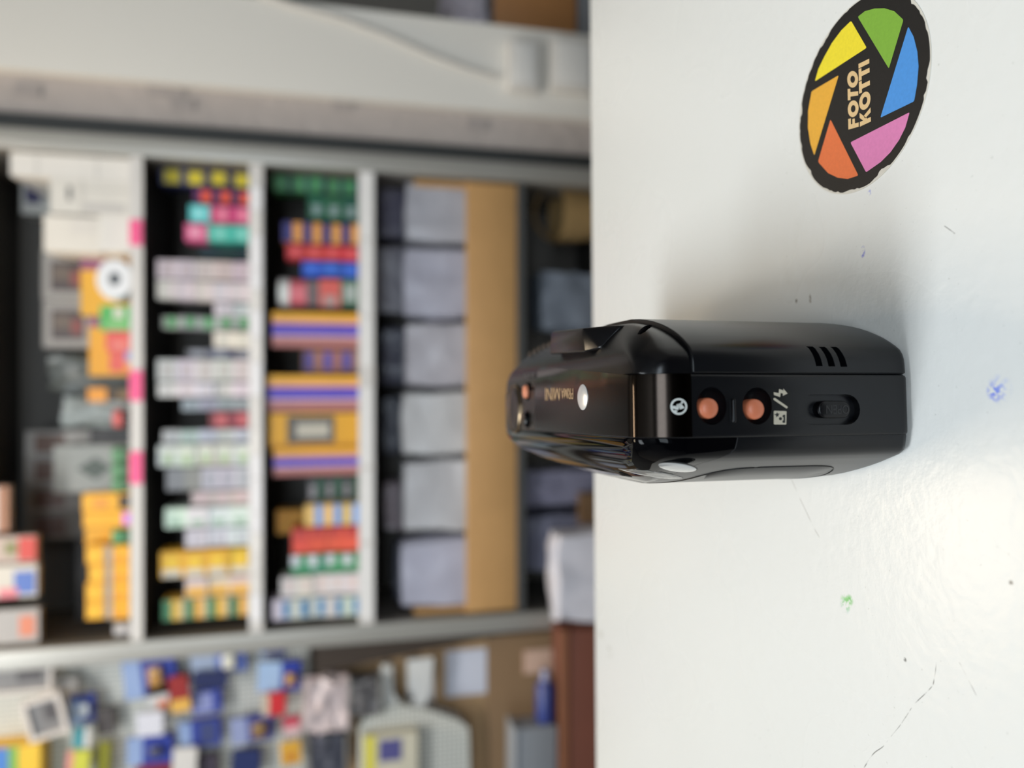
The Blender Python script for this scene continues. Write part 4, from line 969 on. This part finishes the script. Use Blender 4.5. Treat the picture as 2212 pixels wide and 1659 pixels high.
pack('blue pack with pale side band and brown window, upper right of the pegboard', 266, 380, 1412, 1498, BL, [(0, 1, .66, 1, LB)], blister=(.25, .75, .25, .52, OR))
pack('pale blue pack with a white window near the left post', 412, 530, 1398, 1452, (96, 116, 190), [(0, 1, .55, 1, (166, 180, 206))], blister=(.2, .8, .18, .42, (226, 222, 206)))
pack('dark navy pack in the middle of the pegboard', 418, 492, 1453, 1488, (24, 34, 84), dy=.05)
pack('blue pack with a lilac label below the dark navy pack', 414, 478, 1490, 1540, (54, 70, 160), [(.1, .9, .3, .9, (150, 156, 206))], dy=.03)
pack('dark red pack with an orange box front', 366, 408, 1458, 1536, (150, 34, 32), [(0, .35, 0, 1, (226, 176, 80))], dy=.05)
pack('pale grey-white pack beside the dark red pack', 318, 364, 1476, 1530, (206, 206, 206), [(0, .3, 0, .5, (214, 120, 80))], dy=.03)
pack('blue pack with a lilac side band at the lower centre', 386, 476, 1554, 1612, BL, [(0, 1, .7, 1, LB), (.1, .9, .1, .5, (60, 70, 120))], dy=.03)
pack('blue pack with pale band at the lower left edge', 274, 372, 1592, 1652, BL, [(0, 1, .66, 1, LB)], blister=(.3, .7, .2, .5, (70, 70, 100)))
pack('white square pack above the lower left blue pack', 294, 352, 1540, 1590, (216, 216, 226), dy=.05)
pack('blue pack with a brown window beside the white bundle', 498, 590, 1544, 1600, (44, 58, 140), [(0, 1, .6, 1, (146, 156, 196))], blister=(.2, .8, .15, .5, (140, 110, 70)))
pack('bright red pack near the bottom of the pegboard', 566, 616, 1498, 1546, (206, 40, 48), [(0, 1, .7, 1, (206, 190, 170))], dy=.05)
pack('blue and pale blue pack with an orange spot, lowest by the post', 556, 648, 1432, 1496, (40, 60, 160), [(0, 1, .45, 1, (166, 192, 226))], blister=(.25, .65, .12, .34, (200, 150, 70)))
pack('small navy pack tucked under the left post', 562, 618, 1392, 1420, (40, 52, 110), [(0, 1, .8, 1, (120, 146, 190))], dy=.03)
pack('red and pink pack low on the pegboard', 612, 648, 1548, 1584, (196, 60, 84), [(0, .5, 0, 1, (220, 176, 180))], dy=.05)
pack('golden yellow pack at the bottom edge of the pegboard', 606, 650, 1602, 1650, (222, 170, 60), [(.1, .6, .2, .8, (206, 140, 50))], dy=.05)
pack('dark blue pack under the golden yellow pack', 500, 562, 1622, 1680, (30, 44, 96), dy=.03)
pack('small blue pack with a shining white cap, upper left', 150, 206, 1500, 1562, (44, 66, 150), [(0, .8, .5, 1, (150, 180, 224))], blister=(.3, .75, .2, .62, (240, 244, 250)))  # white blister paints a glint as colour
pack('teal pack with a white cap', 158, 196, 1572, 1616, (40, 150, 160), [(0, 1, 0, .4, (226, 220, 214))], dy=.05)
pack('lime yellow pack at the lower left corner', 142, 192, 1624, 1690, (206, 206, 70), [(0, 1, .7, 1, (226, 150, 140))], dy=.05)
pack('slim olive pack beside the lime yellow pack', 208, 236, 1606, 1690, (150, 146, 30), dy=.03)
pack('dim brown pack above the teal pack', 206, 246, 1530, 1586, (84, 76, 74), dy=.03)
pack('small white pack at the top of the pegboard', 118, 166, 1468, 1500, (206, 200, 194), dy=.03)
pack('deep red card at the bottom edge of the frame', 290, 372, 1653, 1700, (120, 26, 40), dy=.03)
pack('white pack below the blue packs, bottom edge', 372, 424, 1618, 1690, (216, 212, 208), dy=.05)
pack('dark violet pack at the bottom edge', 426, 470, 1630, 1690, (70, 60, 74), dy=.03)
def framed(label, x0, x1, y0, y1, rot=0.0, dy=.06):
    Yf = YB - dy; pm = (x0 + x1) / 2; xa, xb = SX(pm, y1, Yf), SX(pm, y0, Yf); za, zb = SZ(x1, Yf), SZ(x0, Yf); w, h = xb - xa, zb - za
    t = empty('framed_picture', ((xa + xb) / 2, Yf, za)); tag(t, label, 'picture frame')
    def bx(nm, a, b, c, d, y0_, y1_, mt):
        V = boxv(a, b, y0_, y1_, c, d); R = Matrix.Rotation(rot, 4, 'Y'); V = [R @ (Vector(v) - Vector((0, 0, h / 2))) + Vector((0, 0, h / 2)) for v in V]; obj(nm, V, BF, mt, t)
    f = w * .11; mf = mat((216, 208, 202), .4)
    bx('frame_bar', -w / 2, w / 2, 0, f, 0, .015, mf); bx('frame_bar', -w / 2, w / 2, h - f, h, 0, .015, mf)
    bx('frame_bar', -w / 2, -w / 2 + f, f, h - f, 0, .015, mf); bx('frame_bar', w / 2 - f, w / 2, f, h - f, 0, .015, mf)
    bx('picture', -w / 2 + f, w / 2 - f, f, h - f, .005, .012, mat((130, 128, 128), .35, var=.2, scale=25))
    bx('picture_patch', -w * .1, w * .3, h * .14, h * .5, .0042, .005, mat((84, 80, 82), .35))
    tube('hanger', [(0, .012, h * .8), (0, dy - .0005, h * .8)], .003, M_alu, t, 6)
framed('white frame with a grey picture at the very top left, hanging straight', -45, 112, 1436, 1500)
framed('white frame with a grey picture hanging askew below the straight one', 52, 140, 1506, 1596, math.radians(-14), .075)
rb = carton('striped_box', SX(40, 1720, YB - .05), SX(40, 1612, YB - .05), YB - .05, .0495, SZ(88, YB - .05), SZ(-40, YB - .05), (240, 190, 50), [(0, 1, .02, .38, (240, 196, 56)), (0, 1, .38, .55, (130, 180, 80)), (0, 1, .55, 1, (76, 130, 206))])
rb.rotation_euler = (0, 0, 0)
tag(rb, 'box with rainbow stripes at the lower left corner', 'box')

# shade wedge, cardboard sheets, papers, dotted bag lower left
M_card = mat((178, 146, 108), .75, var=.08, scale=16)
YC = YS + .10
cb = box('cardboard_sheet', SX(900, 1720, YC), xl1 + .02, YC, YC + .006, .3, SZ(690, YC), M_card); tag(cb, 'large brown cardboard sheet leaning behind the dotted bag', 'cardboard')
zfl = 0.0
cb2 = box('cardboard_sheet', SX(1080, 1700, YC - .05), SX(1080, 1380, YC - .05), YC - .03, YC - .022, .2, SZ(1056, YC - .05), mat((140, 112, 82), .75, var=.08, scale=16)); tag(cb2, 'darker cardboard strip low behind the counter edge', 'cardboard')
# dark wedge standing in for the shaded underside of the shelf
a = on_y(680, 1360, YS + .03); b = on_y(680, 1455, YS + .03); c = on_y(1185, 1335, YS + .03); d = on_y(1185, 1352, YS + .03)
V = [a, b, d, c]; V = [Vector(v) for v in V]; n_ = len(V); V2 = V + [v + Vector((0, .05, 0)) for v in V]; cen = sum(V2, Vector()) / 8
br = obj('shade_wedge', [v - cen for v in V2], [(0, 1, 2, 3), (7, 6, 5, 4), (0, 4, 5, 1), (1, 5, 6, 2), (2, 6, 7, 3), (3, 7, 4, 0)], mat((58, 46, 36), .6, var=.1, scale=14), loc=cen); tag(br, 'dark brown wedge standing in for the shade between post and cardboard', 'board')
for (x0, x1, y0, y1), lb, cc in (((962, 1052, 1400, 1506), 'white paper note pinned on the brown cardboard', (214, 216, 228)), ((880, 938, 1424, 1520), 'narrow white slip on the cardboard behind the bag handle', (214, 214, 216))):
    a = on_y(x0, y1, YC - .0035); b = on_y(x1, y0, YC - .0035)
    o = box('paper_note', a.x, b.x, YC - .0035, YC - .0005, b.z, a.z, mat(cc, .6, var=.04, scale=30)); tag(o, lb, 'paper')
# dotted carrier bag with two handles
YG = YS + .03
G = lambda x, y: on_y(x, y, YG)
bag = empty('carrier_bag', G(1020, 1640)); tag(bag, 'white dotted carrier bag with two handle straps hanging in front of the cardboard', 'bag')
def slab(name, pix, mt, th, parent, yoff=0.0):
    P = [G(*q) - Vector(bag.location) + Vector((0, yoff, 0)) for q in pix]; n = len(P)
    V = P + [p + Vector((0, th, 0)) for p in P]; F = [tuple(range(n)), tuple(range(2 * n - 1, n - 1, -1))] + [(i, n + i, n + (i + 1) % n, (i + 1) % n) for i in range(n)]
    return obj(name, V, F, mt, parent)
slab('bag_body', [(776, 1570), (806, 1535), (870, 1524), (930, 1535), (990, 1556), (1012, 1572), (1018, 1720), (774, 1720)], M_peg, .045, bag)
slab('handle', [(806, 1540), (826, 1440), (848, 1438), (850, 1500), (866, 1528), (850, 1532)], mat((206, 206, 202), .5), .006, bag, .012)
slab('handle', [(884, 1536), (898, 1512), (882, 1488), (880, 1430), (938, 1424), (930, 1500), (916, 1540)], mat((210, 210, 208), .5), .006, bag, .012)
tube('hanging_rod', [G(838, 1442) - Vector(bag.location) + Vector((0, .004, 0)), G(838, 1442) - Vector(bag.location) + Vector((0, YC - YG - .0005, 0))], .003, M_alu, bag, 6)
pk = box('photo_packet', SX(840, 1730, YG - .03), SX(840, 1586, YG - .03), YG - .03, YG - .001, SZ(902, YG - .03), SZ(786, YG - .03), mat((206, 200, 180), .5)); tag(pk, 'cream packet with yellow edge and blue bar against the dotted bag', 'packet')
o_ = Vector(pk.location); w = pk.dimensions.x; h = pk.dimensions.z
obj('blue_bar', boxv(w * .1, w * .42, -.0155, -.0146, h * .3, h * .72), BF, mat((86, 84, 140), .5), pk)
obj('yellow_edge', boxv(-w / 2, w / 2, -.0155, -.0146, h * .78, h), BF, mat((220, 210, 90), .5), pk)
wr = YS + .02
bundle('wrapped_bundle', 'white and pink wrapped bundle lying between pegboard and dotted bag', 'bundle', SX(690, 1585, wr), SX(690, 1470, wr), wr, wr + .045, SZ(752, wr), SZ(655, wr), (206, 190, 190), amp=.014, seed=61)
o2 = bundle('wrapped_bundle', 'dark grey bundle hanging beside the white and pink one', 'bundle', SX(790, 1545, wr), SX(790, 1468, wr), wr, wr + .038, SZ(818, wr), SZ(757, wr), (90, 88, 90), amp=.012, seed=62)
o3 = bundle('wrapped_bundle', 'black and tan bundle at the bottom edge beside the dotted bag', 'bundle', SX(690, 1700, wr), SX(690, 1590, wr), wr, wr + .045, SZ(745, wr), SZ(672, wr), (70, 72, 84), amp=.012, seed=63)
# ledge that carries the bundles
ld = empty('wire_ledge', (SX(700, 1560, wr), wr, SZ(825, wr))); tag(ld, 'thin metal ledge under the bundles between pegboard and dotted bag', 'ledge')
box('ledge_plate', SX(740, 1586, wr), SX(740, 1466, wr), wr, wr + .049, SZ(752, wr) - .005, SZ(752, wr) - .0005, M_alu, ld)
box('ledge_plate', SX(820, 1548, wr), SX(820, 1464, wr), wr, wr + .039, SZ(818, wr) - .005, SZ(818, wr) - .0005, M_alu, ld)
box('ledge_plate', SX(740, 1702, wr), SX(740, 1588, wr), wr, wr + .049, SZ(745, wr) - .005, SZ(745, wr) - .0005, M_alu, ld)
for y_ in (1530, 1650): tube('bracket', [Vector((SX(740, y_, wr), wr + .047, SZ(752, wr) - .006)) - Vector(ld.location), Vector((SX(740, y_, wr), YC - .001, SZ(752, wr) - .006)) - Vector(ld.location)], .003, M_alu, ld, 6)

# corner by the counter edge: red-brown chest, white bag, note, bottle, grey bin
YW = YS - .10
ch = empty('wooden_chest', (SX(1250, 1520, YW), YW + .1, 0)); tag(ch, 'red-brown wooden chest just behind the counter edge at left', 'chest')
M_red = mat((112, 66, 52), .5, var=.14, scale=10)
box('body', SX(1250, 1760, YW), SX(1250, 1362, YW), YW + .012, YW + .084, .0, SZ(1212, YW + .01), M_red, ch, .003)
box('top_edge', SX(1250, 1762, YW), SX(1250, 1360, YW), YW, YW + .0115, SZ(1230, YW), SZ(1210, YW), mat((136, 88, 62), .5, var=.12, scale=10), ch, .002)
box('front_board', SX(1250, 1760, YW), SX(1250, 1362, YW), YW + .003, YW + .0115, .02, SZ(1231, YW), M_red, ch, .002)
zc = SZ(1210, YW)
def topitem(x0, y0, y1, dy): return SX(x0, y1, YW + dy), SX(x0, y0, YW + dy), SZ(x0, YW + dy)
xa, xb, zt2 = topitem(1118, 1576, 1700, .016)
gb = empty('grey_bin', ((xa + xb) / 2, YW + .05, zc)); tag(gb, 'grey plastic bin standing on the red-brown chest at the bottom edge', 'bin')
box('body', xa, xb, YW + .016, YW + .078, zc + .0005, zt2, mat((134, 138, 144), .5), gb, .004); box('rim', xa - .004, xb + .004, YW + .012, YW + .082, zt2 + .0004, zt2 + .01, mat((150, 154, 160), .5), gb, .002)
xa, xb, zt2 = topitem(1168, 1452, 1572, .03)
bt_ = empty('spray_bottle', ((xa + xb) / 2, YW + .045, zc)); tag(bt_, 'dark blue bottle lying on the red-brown chest', 'bottle')
V = []; F = []; n = 16; Lx = xb - xa; rr = .021
for t_, r_ in ((0, .6), (.04, .95), (.1, 1), (.7, 1), (.8, .6), (.84, .42), (1, .42)):
    for k in range(n): q = 2 * math.pi * k / n; V.append((-Lx / 2 + Lx * t_, rr * r_ * math.cos(q), rr + rr * r_ * math.sin(q) + .0005))
for i in range(4):
    for k in range(n): F.append((i * n + k, i * n + (k + 1) % n, (i + 1) * n + (k + 1) % n, (i + 1) * n + k))
F.append(tuple(range(n))); F.append(tuple(range(4 * n, 5 * n)))
obj('body', V[:5 * n], F, mat((50, 64, 130), .3), bt_, 50)
F = [(k, (k + 1) % n, n + (k + 1) % n, n + k) for k in range(n)] + [(n + k, n + (k + 1) % n, 2 * n + (k + 1) % n, 2 * n + k) for k in range(n)] + [tuple(range(2 * n, 3 * n))]
obj('cap', V[4 * n:7 * n], F, mat((150, 156, 190), .3), bt_, 50)
a = on_y(1132, 1456, YC - .034); b = on_y(1206, 1400, YC - .034)
o = box('paper_note', a.x, b.x, YC - .034, YC - .0305, b.z, a.z, mat((214, 180, 160), .6)); tag(o, 'pinkish paper note above the dark blue bottle', 'paper')
a = on_y(1112, 1398, YC - .034); b = on_y(1138, 1350, YC - .034)
bundle('plastic_bag', 'white plastic bag standing behind the counter edge near the left post', 'bag', SX(1250, 1342, YW - .08), SX(1250, 1150, YW - .08), YW - .085, YW - .005, .30, SZ(1200, YW - .08), (206, 206, 216), amp=.012, seed=71, shear=-.0)
st_ = empty('step_stool', (SX(1250, 1250, YW - .08), YW - .045, 0)); tag(st_, 'low stool hidden behind the counter, carrying the white plastic bag', 'stool')
xa, xb = SX(1250, 1345, YW - .08), SX(1250, 1148, YW - .08)
box('seat', xa, xb, YW - .09, YW - .002, .28, .2995, M_wood, st_)
for px_ in (xa + .005, xb - .03):
    for py_ in (YW - .088, YW - .03): box('leg', px_, px_ + .025, py_, py_ + .025, 0, .2795, M_wood, st_)
